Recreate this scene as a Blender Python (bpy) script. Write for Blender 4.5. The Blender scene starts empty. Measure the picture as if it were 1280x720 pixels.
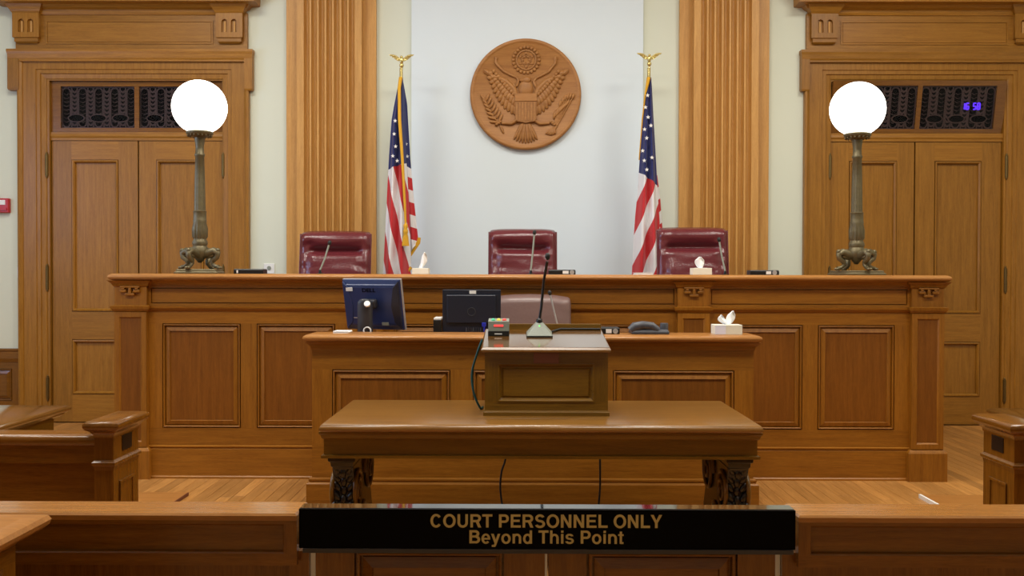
import bpy, math, random
from mathutils import Matrix, Vector, noise
random.seed(7)
PI = math.pi
R = math.radians
scene = bpy.context.scene
C = scene.collection

# ------------------------------------------------------------------ camera
F = 1200.0
CAM = Vector((0, 0, 1.5))
yaw, pitch, roll = math.atan(6 / F), math.atan(17 / F), R(0.13)
ROT = Matrix.Rotation(yaw, 3, 'Z') @ Matrix.Rotation(PI / 2 - pitch, 3, 'X') @ Matrix.Rotation(roll, 3, 'Z')
cam_d = bpy.data.cameras.new('camera')
cam_d.sensor_width = 36
cam_d.lens = F / 1280 * 36
cam_d.clip_start = 0.05
cam = bpy.data.objects.new('camera', cam_d)
cam.matrix_world = Matrix.Translation(CAM) @ ROT.to_4x4()
C.objects.link(cam)
scene.camera = cam

# ------------------------------------------------------------------ world, exposure
w = bpy.data.worlds.new('world')
scene.world = w
w.use_nodes = True
w.node_tree.nodes['Background'].inputs[0].default_value = (0.55, 0.68, 1.0, 1)
w.node_tree.nodes['Background'].inputs[1].default_value = 1.0
vs = scene.view_settings
vs.view_transform = 'Standard'
vs.look = 'None'
vs.gamma = 1
vs.use_curve_mapping = False
vs.exposure = 0.0

# ------------------------------------------------------------------ large lights
CEIL = 5.6
LAMP_SPOTS = [(-3.3, 6.3), (0.1, 6.3), (3.5, 6.3), (-3.3, 3.3), (0.1, 3.3), (3.5, 3.3)]
LAMP_POWER = [92, 92, 92, 92, 92, 92]
for (lx, ly), pw in zip(LAMP_SPOTS, LAMP_POWER):
    ld = bpy.data.lights.new('ceiling_lamp_light', 'AREA')
    ld.shape = 'RECTANGLE'; ld.size = 1.5; ld.size_y = 0.9
    ld.energy = pw
    ld.color = (1.0, 0.975, 0.885)
    lo = bpy.data.objects.new('ceiling_lamp_light', ld)
    lo.location = (lx, ly, CEIL - 0.14)
    C.objects.link(lo)
for wy in (3.6, 6.6):
    ld = bpy.data.lights.new('window_daylight', 'AREA')
    ld.shape = 'RECTANGLE'; ld.size = 1.5; ld.size_y = 2.3
    ld.energy = 120
    ld.color = (0.45, 0.62, 1.0)
    lo = bpy.data.objects.new('window_daylight', ld)
    lo.location = (-6.75, wy, 2.7)
    lo.rotation_euler = (0, -PI / 2, 0)
    C.objects.link(lo)

# ------------------------------------------------------------------ pixel -> place (distance given by what the thing stands on)
def ray(px, py):
    return ROT @ Vector(((px - 640) / F, -(py - 360) / F, -1))
def U(px, py, Y):
    r = ray(px, py); t = Y / r.y
    return (r.x * t, 1.5 + r.z * t)
def XP(px, Y, py=330): return U(px, py, Y)[0]
def ZP(py, Y, px=650): return U(px, py, Y)[1]
def PT(px, py, Y):
    x, z = U(px, py, Y); return Vector((x, Y, z))

# ------------------------------------------------------------------ materials
MATS = {}
def nmat(name):
    m = bpy.data.materials.new(name); m.use_nodes = True
    nt = m.node_tree; b = nt.nodes['Principled BSDF']
    MATS[name] = m
    return m, nt, b
def srgb(c):
    return tuple(((v / 255) / 12.92 if v / 255 <= .04045 else ((v / 255 + .055) / 1.055) ** 2.4) for v in c) + (1,)
def plain(name, col, rough=.5, metal=0, noise_amt=.06, scale=30, bump=0, coat=0, emit=None, spec=.5):
    m, nt, b = nmat(name)
    n = nt.nodes
    tc = n.new('ShaderNodeTexCoord'); no = n.new('ShaderNodeTexNoise')
    no.inputs['Scale'].default_value = scale; no.inputs['Detail'].default_value = 4
    nt.links.new(tc.outputs['Object'], no.inputs['Vector'])
    mx = n.new('ShaderNodeMix'); mx.data_type = 'RGBA'
    c = srgb(col)
    mx.inputs[6].default_value = tuple(v * (1 - noise_amt) for v in c[:3]) + (1,)
    mx.inputs[7].default_value = tuple(min(1, v * (1 + noise_amt)) for v in c[:3]) + (1,)
    nt.links.new(no.outputs['Fac'], mx.inputs[0])
    nt.links.new(mx.outputs[2], b.inputs['Base Color'])
    b.inputs['Roughness'].default_value = rough
    b.inputs['Metallic'].default_value = metal
    b.inputs['Specular IOR Level'].default_value = spec
    b.inputs['Coat Weight'].default_value = coat
    if bump:
        bp = n.new('ShaderNodeBump'); bp.inputs['Strength'].default_value = bump; bp.inputs['Distance'].default_value = .01
        nt.links.new(no.outputs['Fac'], bp.inputs['Height']); nt.links.new(bp.outputs[0], b.inputs['Normal'])
    if emit:
        b.inputs['Emission Color'].default_value = srgb(emit[0]); b.inputs['Emission Strength'].default_value = emit[1]
    return m
def wood(name, c_dark, c_light, axis, rough=.42, coat=.0, dens=48, var=.12, spec=.4):
    m, nt, b = nmat(name)
    n = nt.nodes; L = nt.links
    tc = n.new('ShaderNodeTexCoord'); oi = n.new('ShaderNodeObjectInfo')
    sc = n.new('ShaderNodeVectorMath'); sc.operation = 'SCALE'
    cx = n.new('ShaderNodeCombineXYZ')
    for i in range(3): L.new(oi.outputs['Random'], cx.inputs[i])
    L.new(cx.outputs[0], sc.inputs[0]); sc.inputs['Scale'].default_value = 37.0
    ad = n.new('ShaderNodeVectorMath'); ad.operation = 'ADD'
    L.new(tc.outputs['Object'], ad.inputs[0]); L.new(sc.outputs[0], ad.inputs[1])
    mp = n.new('ShaderNodeMapping')
    s = [dens, dens, dens]; s['xyz'.index(axis)] = dens * .06
    mp.inputs['Scale'].default_value = s
    L.new(ad.outputs[0], mp.inputs['Vector'])
    n1 = n.new('ShaderNodeTexNoise'); n1.inputs['Scale'].default_value = 1.0; n1.inputs['Detail'].default_value = 7
    n1.inputs['Roughness'].default_value = .62; n1.inputs['Distortion'].default_value = .5
    L.new(mp.outputs[0], n1.inputs['Vector'])
    mp2 = n.new('ShaderNodeMapping')
    s2 = [dens * 7] * 3; s2['xyz'.index(axis)] = dens * .55
    mp2.inputs['Scale'].default_value = s2
    L.new(ad.outputs[0], mp2.inputs['Vector'])
    n2 = n.new('ShaderNodeTexNoise'); n2.inputs['Scale'].default_value = 1.0; n2.inputs['Detail'].default_value = 3
    L.new(mp2.outputs[0], n2.inputs['Vector'])
    mixf = n.new('ShaderNodeMath'); mixf.operation = 'MULTIPLY_ADD'
    L.new(n2.outputs['Fac'], mixf.inputs[0]); mixf.inputs[1].default_value = .35
    m1 = n.new('ShaderNodeMath'); m1.operation = 'MULTIPLY'; L.new(n1.outputs['Fac'], m1.inputs[0]); m1.inputs[1].default_value = .65
    L.new(m1.outputs[0], mixf.inputs[2])
    rp = n.new('ShaderNodeValToRGB')
    rp.color_ramp.elements[0].position = .33; rp.color_ramp.elements[0].color = srgb(c_dark)
    rp.color_ramp.elements[1].position = .68; rp.color_ramp.elements[1].color = srgb(c_light)
    L.new(mixf.outputs[0], rp.inputs['Fac'])
    hv = n.new('ShaderNodeHueSaturation')
    mr = n.new('ShaderNodeMapRange'); mr.inputs['To Min'].default_value = 1 - var; mr.inputs['To Max'].default_value = 1 + var
    L.new(oi.outputs['Random'], mr.inputs['Value']); L.new(mr.outputs[0], hv.inputs['Value'])
    L.new(rp.outputs['Color'], hv.inputs['Color']); L.new(hv.outputs[0], b.inputs['Base Color'])
    b.inputs['Roughness'].default_value = rough
    b.inputs['Coat Weight'].default_value = coat; b.inputs['Coat Roughness'].default_value = .12
    b.inputs['Specular IOR Level'].default_value = spec
    bp = n.new('ShaderNodeBump'); bp.inputs['Strength'].default_value = .05; bp.inputs['Distance'].default_value = .004
    L.new(mixf.outputs[0], bp.inputs['Height']); L.new(bp.outputs[0], b.inputs['Normal'])
    return m
OAK = ((126, 75, 10), (162, 105, 28))
for ax in 'xyz':
    wood('oak_' + ax, *OAK, ax)                                   # bench, desk
    wood('door_' + ax, (126, 81, 14), (162, 111, 38), ax, rough=.4)
    wood('pil_' + ax, (176, 124, 60), (206, 156, 86), ax, rough=.45, var=.04)
    wood('walnut_' + ax, (88, 59, 6), (118, 83, 18), ax, rough=.34, coat=.12)
    wood('rail_' + ax, (94, 55, 8), (128, 80, 20), ax, rough=.26, coat=.3, var=.06)
wood('oak_field', (106, 59, 6), (136, 82, 20), 'z', var=.06)
wood('walnut_gloss', (104, 68, 22), (138, 96, 40), 'x', rough=.3, coat=.25, spec=.5)
wood('walnut_lid', (84, 54, 18), (118, 80, 34), 'x', rough=.12, coat=1.0, spec=.8)
wood('capwood', (146, 94, 44), (184, 128, 68), 'x', rough=.3, coat=.2, var=.04)
wood('floor_y', (142, 94, 42), (192, 138, 76), 'y', rough=.38, coat=.1, var=.2)
wood('carved', (142, 92, 44), (172, 120, 64), 'x', rough=.5, var=.03, dens=30)
wood('rail_cap', (138, 88, 36), (172, 118, 58), 'x', rough=.24, coat=.35, var=.03)  # rail wood lightened to carry the bright reflection on its top
wood('blackwood', (14, 9, 9), (34, 22, 18), 'z', rough=.3, coat=.3)
plain('cream', (210, 214, 198), .8, noise_amt=.015, scale=4)
plain('whitewall', (213, 224, 231), .75, noise_amt=.012, scale=4)
plain('ceiling_paint', (236, 232, 220), .9, noise_amt=.01)
plain('burgundy', (98, 38, 44), .23, noise_amt=.12, scale=60, bump=.15, spec=.6)
plain('taupe_leather', (112, 88, 84), .36, noise_amt=.08, scale=50, bump=.1)
plain('bronze', (104, 94, 68), .45, .5, noise_amt=.25, scale=40, bump=.2)
plain('brass', (190, 160, 90), .3, .9)
plain('brass_dark', (110, 90, 52), .4, .8)
plain('gold_polish', (214, 196, 130), .25, .85)
plain('gold_cloth', (214, 160, 30), .7, noise_amt=.2, scale=200, bump=.4)
plain('black_plastic', (16, 16, 18), .35)
plain('monitor_black', (20, 25, 42), .38)
plain('monitor_daylit', (34, 48, 92), .36)  # dark shell with blue daylight painted into its colour
plain('monitor_grey', (44, 44, 50), .45)
plain('silver', (190, 192, 196), .3, .6)
plain('chrome', (210, 212, 214), .15, 1.0)
plain('edge_gap_light', (225, 226, 222), .4, .0)  # plain pale white, stands for light showing through the gate gaps
plain('sticker', (222, 222, 220), .7)
plain('dell_print', (4, 4, 6), .6, spec=.1)
plain('white_plastic', (228, 228, 226), .5)
plain('paper', (240, 240, 240), .8, noise_amt=.02)
plain('tissue_carton', (224, 222, 206), .75, noise_amt=.08, scale=18)
plain('tissue_pale', (222, 226, 244), .75, noise_amt=.05, scale=18)
plain('phone_grey', (66, 68, 76), .4)
plain('device_grey', (132, 138, 128), .5, noise_amt=.12, scale=120)
plain('sign_black', (3, 3, 4), .4, spec=.05)
plain('sign_gloss', (8, 8, 9), .06, spec=.8, coat=.6)
plain('sign_gold', (190, 172, 112), .6, noise_amt=.05)
plain('fire_red', (176, 28, 30), .4)
plain('blue_plug', (26, 40, 170), .4)
plain('teal_cable', (10, 70, 72), .4)
plain('black_rubber', (14, 13, 12), .55)
plain('plaque_dark', (46, 32, 20), .4, .5)
plain('plaque_brown', (110, 62, 44), .5)
plain('dark_hall', (22, 19, 20), .9)  # near-black colour stands in for the shade of the unlit corridor
plain('grille_metal', (92, 70, 66), .5, .0)
plain('flag_white', (232, 230, 226), .8)
plain('gap_dark', (20, 12, 8), .8)
plain('led_green', (60, 230, 80), .4, emit=((90, 255, 90), 1.6))
plain('lamp_green', (70, 200, 150), .3)
plain('lamp_yellow', (240, 215, 80), .3)
plain('lamp_red', (235, 70, 60), .3)
plain('led_red', (255, 80, 80), .4, emit=((255, 70, 70), .9))
plain('reflection_violet', (90, 50, 255), .4, emit=((84, 44, 255), 2.2))  # glow stands for a clock's reflection in the glass, not a lamp
plain('globe_glass', (255, 252, 244), .3, emit=((255, 250, 240), 5.0))
plain('diffuser', (255, 250, 238), .5, emit=((255, 246, 228), 3.0))
plain('screen', (12, 14, 20), .2)
# dark glass of the transoms: see-through with a shine
m, nt, b = nmat('dark_glass')
b.inputs['Base Color'].default_value = (.01, .01, .012, 1); b.inputs['Roughness'].default_value = .08
tr = nt.nodes.new('ShaderNodeBsdfTransparent'); tr.inputs[0].default_value = (.94, .94, .95, 1)
ms = nt.nodes.new('ShaderNodeMixShader'); ms.inputs[0].default_value = .12
out = nt.nodes['Material Output']
nt.links.new(tr.outputs[0], ms.inputs[1]); nt.links.new(b.outputs[0], ms.inputs[2]); nt.links.new(ms.outputs[0], out.inputs[0])
# window glass
m, nt, b = nmat('clear_glass')
tr = nt.nodes.new('ShaderNodeBsdfTransparent'); tr.inputs[0].default_value = (.95, .97, 1, 1)
ms = nt.nodes.new('ShaderNodeMixShader'); ms.inputs[0].default_value = .06
b.inputs['Roughness'].default_value = .02
nt.links.new(tr.outputs[0], ms.inputs[1]); nt.links.new(b.outputs[0], ms.inputs[2]); nt.links.new(ms.outputs[0], nt.nodes['Material Output'].inputs[0])
# flag cloth: printed stripes and canton carried as mesh attributes
m, nt, b = nmat('flag_cloth')
n = nt.nodes; L = nt.links
a1 = n.new('ShaderNodeAttribute'); a1.attribute_name = 'stripe'
a2 = n.new('ShaderNodeAttribute'); a2.attribute_name = 'canton'
md = n.new('ShaderNodeMath'); md.operation = 'FLOORED_MODULO'; md.inputs[1].default_value = 2
L.new(a1.outputs['Fac'], md.inputs[0])
lt = n.new('ShaderNodeMath'); lt.operation = 'LESS_THAN'; lt.inputs[1].default_value = 1
L.new(md.outputs[0], lt.inputs[0])
mx = n.new('ShaderNodeMix'); mx.data_type = 'RGBA'; L.new(lt.outputs[0], mx.inputs[0])
mx.inputs[6].default_value = srgb((222, 218, 220)); mx.inputs[7].default_value = srgb((186, 26, 34))
gt = n.new('ShaderNodeMath'); gt.operation = 'GREATER_THAN'; gt.inputs[1].default_value = 0; L.new(a2.outputs['Fac'], gt.inputs[0])
mx2 = n.new('ShaderNodeMix'); mx2.data_type = 'RGBA'; L.new(gt.outputs[0], mx2.inputs[0])
L.new(mx.outputs[2], mx2.inputs[6]); mx2.inputs[7].default_value = srgb((18, 28, 92))
L.new(mx2.outputs[2], b.inputs['Base Color']); b.inputs['Roughness'].default_value = .75
b.inputs['Sheen Weight'].default_value = .2

# ------------------------------------------------------------------ mesh building
class MB:
    def __init__(s): s.v = []; s.f = []
    def add(s, vs_, fs, tf=None):
        o = len(s.v)
        s.v += [Vector(tf(*p)) if tf else Vector(p) for p in vs_]
        s.f += [tuple(i + o for i in f) for f in fs]
        return s
    def box(s, x0, x1, y0, y1, z0, z1, tf=None):
        return s.stack(x0, x1, y0, y1, [(0, z0), (0, z1)], tf)
    def stack(s, x0, x1, y0, y1, prof, tf=None):
        """solid of rectangles: prof = (outset, z) from bottom to top"""
        if x1 < x0: x0, x1 = x1, x0
        vs_ = []; fs = []
        for o, z in prof:
            vs_ += [(x0 - o, y0 - o, z), (x1 + o, y0 - o, z), (x1 + o, y1 + o, z), (x0 - o, y1 + o, z)]
        for k in range(len(prof) - 1):
            for i in range(4):
                j = (i + 1) % 4
                fs.append((4 * k + i, 4 * k + j, 4 * k + 4 + j, 4 * k + 4 + i))
        fs.append((3, 2, 1, 0)); e = 4 * (len(prof) - 1); fs.append((e, e + 1, e + 2, e + 3))
        return s.add(vs_, fs, tf)
    def rings(s, x0, x1, z0, z1, prof, cap=True, tf=None, U_=False):
        """moulded rectangle seen from -Y: prof = (inset, y) outside to inside"""
        if x1 < x0: x0, x1 = x1, x0
        vs_ = []; fs = []
        for i, y in prof:
            zb = z0 if U_ else z0 + i
            vs_ += [(x0 + i, y, zb), (x1 - i, y, zb), (x1 - i, y, z1 - i), (x0 + i, y, z1 - i)]
        for k in range(len(prof) - 1):
            for i in range(4):
                if U_ and i == 0: continue
                j = (i + 1) % 4
                fs.append((4 * k + i, 4 * k + j, 4 * k + 4 + j, 4 * k + 4 + i))
        if cap:
            e = 4 * (len(prof) - 1); fs.append((e, e + 1, e + 2, e + 3))
        return s.add(vs_, fs, tf)
    def prism(s, pts, lo, hi, axis='y', tf=None):
        n_ = len(pts)
        def P(a, b_, c): return {'y': (a, c, b_), 'z': (a, b_, c), 'x': (c, a, b_)}[axis]
        vs_ = [P(a, b_, lo) for a, b_ in pts] + [P(a, b_, hi) for a, b_ in pts]
        fs = [(i, (i + 1) % n_, n_ + (i + 1) % n_, n_ + i) for i in range(n_)]
        fs += [tuple(range(n_ - 1, -1, -1)), tuple(range(n_, 2 * n_))]
        return s.add(vs_, fs, tf)
    def lathe(s, prof, c=(0, 0, 0), n_=32, flute=None, tf=None):
        vs_ = []; fs = []
        for r, z in prof:
            for k in range(n_):
                a = 2 * PI * k / n_
                rr = r
                if flute and flute[0] <= z <= flute[1]: rr = r * (1 - flute[3] * (.5 + .5 * math.cos(flute[2] * a)))
                vs_.append((c[0] + rr * math.cos(a), c[1] + rr * math.sin(a), c[2] + z))
        for k in range(len(prof) - 1):
            for i in range(n_):
                j = (i + 1) % n_
                fs.append((k * n_ + i, k * n_ + j, (k + 1) * n_ + j, (k + 1) * n_ + i))
        fs.append(tuple(range(n_ - 1, -1, -1))); e = (len(prof) - 1) * n_; fs.append(tuple(range(e, e + n_)))
        return s.add(vs_, fs, tf)
    def tube(s, pts, r, n_=8, tf=None, flat=1.0):
        pts = [Vector(p) for p in pts]; m_ = len(pts)
        rs = r if isinstance(r, (list, tuple)) else [r] * m_
        vs_ = []; fs = []; up = None
        for i, p in enumerate(pts):
            t = (pts[min(i + 1, m_ - 1)] - pts[max(i - 1, 0)]).normalized()
            if up is None:
                up = Vector((0, 1, 0)) if abs(t.y) < .8 else Vector((1, 0, 0))
            sd = t.cross(up)
            if sd.length < 1e-4: sd = t.orthogonal()
            sd.normalize(); up = sd.cross(t).normalized()
            for k in range(n_):
                a = 2 * PI * k / n_
                vs_.append(tuple(p + sd * (rs[i] * math.cos(a)) + up * (rs[i] * flat * math.sin(a))))
        for i in range(m_ - 1):
            for k in range(n_):
                j = (k + 1) % n_
                fs.append((i * n_ + k, i * n_ + j, (i + 1) * n_ + j, (i + 1) * n_ + k))
        fs.append(tuple(range(n_ - 1, -1, -1))); fs.append(tuple(range((m_ - 1) * n_, m_ * n_)))
        return s.add(vs_, fs, tf)
    def ell(s, c, r, rot=None, seg=12, rg=8, tf=None):
        vs_ = []; fs = []; c = Vector(c)
        for i in range(rg + 1):
            ph = PI * i / rg
            for k in range(seg):
                a = 2 * PI * k / seg
                p = Vector((r[0] * math.sin(ph) * math.cos(a), r[1] * math.sin(ph) * math.sin(a), r[2] * math.cos(ph)))
                if rot: p = rot @ p
                vs_.append(tuple(c + p))
        for i in range(rg):
            for k in range(seg):
                j = (k + 1) % seg
                fs.append((i * seg + k, (i + 1) * seg + k, (i + 1) * seg + j, i * seg + j))
        return s.add(vs_, fs, tf)
    def grid(s, fn, nu, nv, wrap=False):
        vs_ = []; fs = []
        for j in range(nv + 1):
            for i in range(nu if wrap else nu + 1):
                vs_.append(fn(i / nu, j / nv))
        q = nu if wrap else nu + 1
        for j in range(nv):
            for i in range(nu):
                i2 = (i + 1) % q
                fs.append((j * q + i, j * q + i2, (j + 1) * q + i2, (j + 1) * q + i))
        return s.add(vs_, fs)
    def build(s, name, mat, parent=None, world=True, smooth=None, bevel=0, org=None):
        off = Vector((0, 0, 0))
        if world and parent:
            p = parent
            while p: off += p.location; p = p.parent
        loc = Vector((0, 0, 0))
        if org is not None: loc = Vector(org); off = off + loc if not parent else off
        if parent is None and org is not None: off = Vector(org)
        me = bpy.data.meshes.new(name)
        me.from_pydata([tuple(v - off) for v in s.v], [], s.f)
        import bmesh
        bm = bmesh.new(); bm.from_mesh(me)
        bmesh.ops.remove_doubles(bm, verts=bm.verts, dist=1e-6)
        bmesh.ops.recalc_face_normals(bm, faces=bm.faces)
        bm.to_mesh(me); bm.free()
        if smooth is not None:
            me.shade_smooth(); me.set_sharp_from_angle(angle=R(smooth))
        me.materials.append(MATS[mat])
        o = bpy.data.objects.new(name, me); C.objects.link(o)
        o.location = loc if parent is None else (0, 0, 0)
        o.parent = parent
        if bevel:
            bv = o.modifiers.new('bevel', 'BEVEL'); bv.width = bevel; bv.segments = 2; bv.limit_method = 'ANGLE'
        return o
def bx(name, mat, parent, x0, x1, y0, y1, z0, z1, bevel=0, tf=None):
    return MB().box(x0, x1, y0, y1, z0, z1, tf).build(name, mat, parent, bevel=bevel)
def tag(o, label=None, cat=None, group=None, kind=None):
    if label: o['label'] = label
    if cat: o['category'] = cat
    if group: o['group'] = group
    if kind: o['kind'] = kind
    return o
def thing(name, loc, label, cat, group=None, kind=None):
    o = bpy.data.objects.new(name, None); o.empty_display_size = .1
    C.objects.link(o); o.location = loc
    return tag(o, label, cat, group, kind)
def rest(o, loc=None, rz=0):
    if loc is not None: o.location = loc
    o.rotation_euler[2] = rz
    return o
def copy_tree(o, parent=None):
    c = o.copy(); C.objects.link(c); c.parent = parent
    for ch in list(o.children): copy_tree(ch, c)
    return c
def text_mesh(name, body, mat, parent, width, height, center, rot=None, offset=.0, depth=.001, world=True):
    cu = bpy.data.curves.new(name, 'FONT'); cu.body = body; cu.align_x = 'CENTER'; cu.align_y = 'CENTER'
    cu.extrude = .5; cu.offset = offset
    to = bpy.data.objects.new(name, cu); C.objects.link(to)
    bpy.context.view_layer.update()
    dg = bpy.context.evaluated_depsgraph_get()
    me = bpy.data.meshes.new_from_object(to.evaluated_get(dg))
    bpy.data.objects.remove(to)
    xs = [v.co.x for v in me.vertices]; ys = [v.co.y for v in me.vertices]
    sx = width / (max(xs) - min(xs)); sy = height / (max(ys) - min(ys))
    cx, cy = (max(xs) + min(xs)) / 2, (max(ys) + min(ys)) / 2
    off = Vector((0, 0, 0))
    if world and parent:
        p = parent
        while p: off += p.location; p = p.parent
    for v in me.vertices:
        p = Vector(((v.co.x - cx) * sx, -v.co.z * 2 * depth if False else (-depth if v.co.z > 0 else 0), (v.co.y - cy) * sy))
        if rot: p = rot @ p
        v.co = p + Vector(center) - off
    me.materials.clear(); me.materials.append(MATS[mat])
    o = bpy.data.objects.new(name, me); C.objects.link(o); o.parent = parent
    return o
# raised panel (moulding + field), y measured from the frame's face
P_MOULD = [(0, 0), (.001, .018), (.006, .018), (.007, -.003), (.011, -.006), (.016, -.003), (.018, .018), (.023, .018), (.024, .010), (.054, -.001), (.056, .008)]
P_FIELD = [(.056, .008), (.057, .009)]
def frame_panels(parent, x0, x1, z0, z1, y, opens, t=.03, mh='oak_x', mv='oak_z', mf='oak_field', mm='oak_z', split=True,
                 mould=P_MOULD, field=P_FIELD, tf=None, scale=1.0):
    zo0, zo1 = opens[0][2], opens[0][3]
    bx('rail', mh, parent, x0, x1, y, y + t, zo1, z1, tf=tf)
    bx('rail', mh, parent, x0, x1, y, y + t, z0, zo0, tf=tf)
    xs = [x0] + [v for o in opens for v in (o[0], o[1])] + [x1]
    for k in range(0, len(xs), 2):
        bx('stile', mv, parent, xs[k], xs[k + 1], y, y + t, zo0, zo1, tf=tf)
    for (a, b_, c, d) in opens:
        M1 = [(i * scale, y + q * scale) for i, q in mould]; M2 = [(i * scale, y + q * scale) for i, q in field]
        if split:
            p = MB().rings(a, b_, c, d, M2, tf=tf).build('panel', mf, parent)
            MB().rings(a, b_, c, d, M1, cap=False, tf=tf).build('moulding', mm, p)
        else:
            MB().rings(a, b_, c, d, M1 + M2[1:], tf=tf).build('panel', mf, parent)

# ================================================================== ROOM
YW = 9.6
XL, XR, YB = -6.5, 6.7, -5.0
def struct(o, label, cat): return tag(o, label, cat, kind='structure')
# floor: slab + planks
fl = MB().box(XL, XR, YB, 11.0, -.12, -.006).build('floor', 'floor_y')
struct(fl, 'honey oak strip floor of the courtroom', 'floor')
PW = .082
x = -5.6
plank_meshes = {}
random.seed(3)
while x < 5.7:
    ys = [4.5]
    behind = XP(134, 7) < x < XP(1180, 7)
    yend = 7.05 if behind else YW
    yy = 4.5
    first = random.uniform(.9, 2.6)
    yy += first; 
    while yy < yend - .4:
        ys.append(yy); yy += random.uniform(2.1, 3.2)
    ys.append(yend)
    for a, b_ in zip(ys[:-1], ys[1:]):
        p = MB().stack(x + .001, x + PW - .001, a + .0008, b_ - .0008, [(0, -.006), (0, -.0012), (-.0012, 0)])
        p.build('plank', 'floor_y', fl)
    x += PW
# walls
hx = {}
def mxl(px): return XP(px, YW, 300)
def mxr(px): return XP(1316 - px, YW, 300)
OPZ = ZP(98, YW)
oL = sorted((mxl(58), mxl(283))); oR = sorted((mxr(58), mxr(283)))
wb = MB()
wb.box(XL, oL[0], YW, YW + .15, 0, CEIL); wb.box(oL[1], oR[0], YW, YW + .15, 0, CEIL); wb.box(oR[1], XR, YW, YW + .15, 0, CEIL)
wb.box(oL[0], oL[1], YW, YW + .15, OPZ, CEIL); wb.box(oR[0], oR[1], YW, YW + .15, OPZ, CEIL)
struct(wb.build('wall_back', 'cream'), 'cream painted wall behind the judges bench', 'wall')
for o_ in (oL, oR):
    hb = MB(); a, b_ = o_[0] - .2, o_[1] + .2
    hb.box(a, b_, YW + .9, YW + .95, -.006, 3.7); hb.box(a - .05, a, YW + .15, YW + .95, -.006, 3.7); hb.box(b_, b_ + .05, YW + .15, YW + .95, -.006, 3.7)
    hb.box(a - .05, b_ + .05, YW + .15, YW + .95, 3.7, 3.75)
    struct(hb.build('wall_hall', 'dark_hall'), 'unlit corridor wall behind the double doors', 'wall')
WINS = [(2.85, 4.35), (5.85, 7.35)]
wz0, wz1 = 1.5, 3.9
wl = MB(); yy = YB
for a, b_ in WINS:
    wl.box(XL - .15, XL, yy, a, 0, CEIL); wl.box(XL - .15, XL, a, b_, 0, wz0); wl.box(XL - .15, XL, a, b_, wz1, CEIL); yy = b_
wl.box(XL - .15, XL, yy, YW + .15, 0, CEIL)
struct(wl.build('wall_left', 'cream'), 'cream side wall with two tall windows', 'wall')
for k, (a, b_) in enumerate(WINS):
    t = thing('window_%d' % (k + 1), (XL, (a + b_) / 2, wz0), 'tall wooden sash window in the side wall', 'window', kind='structure')
    m_ = MB()
    m_.box(XL - .1, XL - .03, a, a + .08, wz0, wz1); m_.box(XL - .1, XL - .03, b_ - .08, b_, wz0, wz1)
    m_.box(XL - .1, XL - .03, a, b_, wz0, wz0 + .08); m_.box(XL - .1, XL - .03, a, b_, wz1 - .08, wz1)
    m_.box(XL - .1, XL - .03, a, b_, 2.66, 2.74)
    m_.build('window_frame', 'door_z', t)
    bx('pane', 'clear_glass', t, XL - .072, XL - .066, a + .08, b_ - .08, wz0 + .08, 2.66)
    bx('pane', 'clear_glass', t, XL - .072, XL - .066, a + .08, b_ - .08, 2.74, wz1 - .08)
struct(MB().box(XR, XR + .15, YB, YW + .15, 0, CEIL).build('wall_right', 'cream'), 'plain cream side wall', 'wall')
struct(MB().box(XL - .15, XR + .15, YB - .15, YB, 0, CEIL).build('wall_front', 'cream'), 'cream wall behind the public seats', 'wall')
struct(MB().box(XL - .15, XR + .15, YB - .15, YW + .15, CEIL, CEIL + .15).build('ceiling', 'ceiling_paint'), 'white plaster ceiling', 'ceiling')
for (lx, ly) in LAMP_SPOTS:
    t = thing('ceiling_light', (lx, ly, CEIL), 'recessed rectangular ceiling light with a milky diffuser', 'light', 'ceiling lights')
    fr = MB().rings(-.85, .85, -.55, .55, [(0, 0), (0, -.09), (.05, -.09), (.07, -.06)], cap=False, tf=lambda x_, y_, z_: (x_, z_, y_))
    fr.build('frame', 'white_plastic', t, world=False)
    MB().box(-.78, .78, -.48, .48, -.06, -.05).build('diffuser', 'diffuser', t, world=False)

# white central panel
struct(MB().box(XP(514, 9.56), XP(803, 9.56), 9.565, YW, .5, CEIL).build('trim_1', 'whitewall'), 'white flat wall panel behind the carved seal', 'wall panel')
# fluted pilasters
for k, sm in enumerate((None, 1319)):
    def q(px, Y): return XP(px if sm is None else sm - px, Y, 170)
    sgn = 1 if sm is None else -1
    t = thing('trim_%d' % (k + 2), (q(414, YW), YW, 0), 'fluted oak pilaster beside the doors %s' % ('near the red fire alarm' if k == 0 else 'with the reflected violet clock digits'), 'pilaster', kind='structure')
    a, b_ = sorted((q(358, 9.55), q(470, 9.55)))
    bx('slab', 'pil_z', t, a, b_, 9.55, YW, 0, CEIL)
    a, b_ = sorted((q(371, 9.46), q(452, 9.46)))
    nfl = 7; edge = .06; pw = (b_ - a - 2 * edge) / nfl
    pts = [(a, 9.55), (a, 9.46)]
    for i in range(nfl):
        c0 = a + edge + pw * (i + .5); r_ = pw * .38
        for j in range(13):
            an = PI * j / 12
            pts.append((c0 - r_ * math.cos(an), 9.46 + r_ * 1.9 * math.sin(an)))
    pts += [(b_, 9.46), (b_, 9.55)]
    # side walls of the flutes as a swept strip (non planar caps avoided)
    m_ = MB()
    n_ = len(pts)
    m_.add([(p[0], p[1], 0) for p in pts] + [(p[0], p[1], CEIL) for p in pts],
           [(i, i + 1, n_ + i + 1, n_ + i) for i in range(n_ - 1)])
    m_.build('fluted_shaft', 'pil_z', t, smooth=35)
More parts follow.
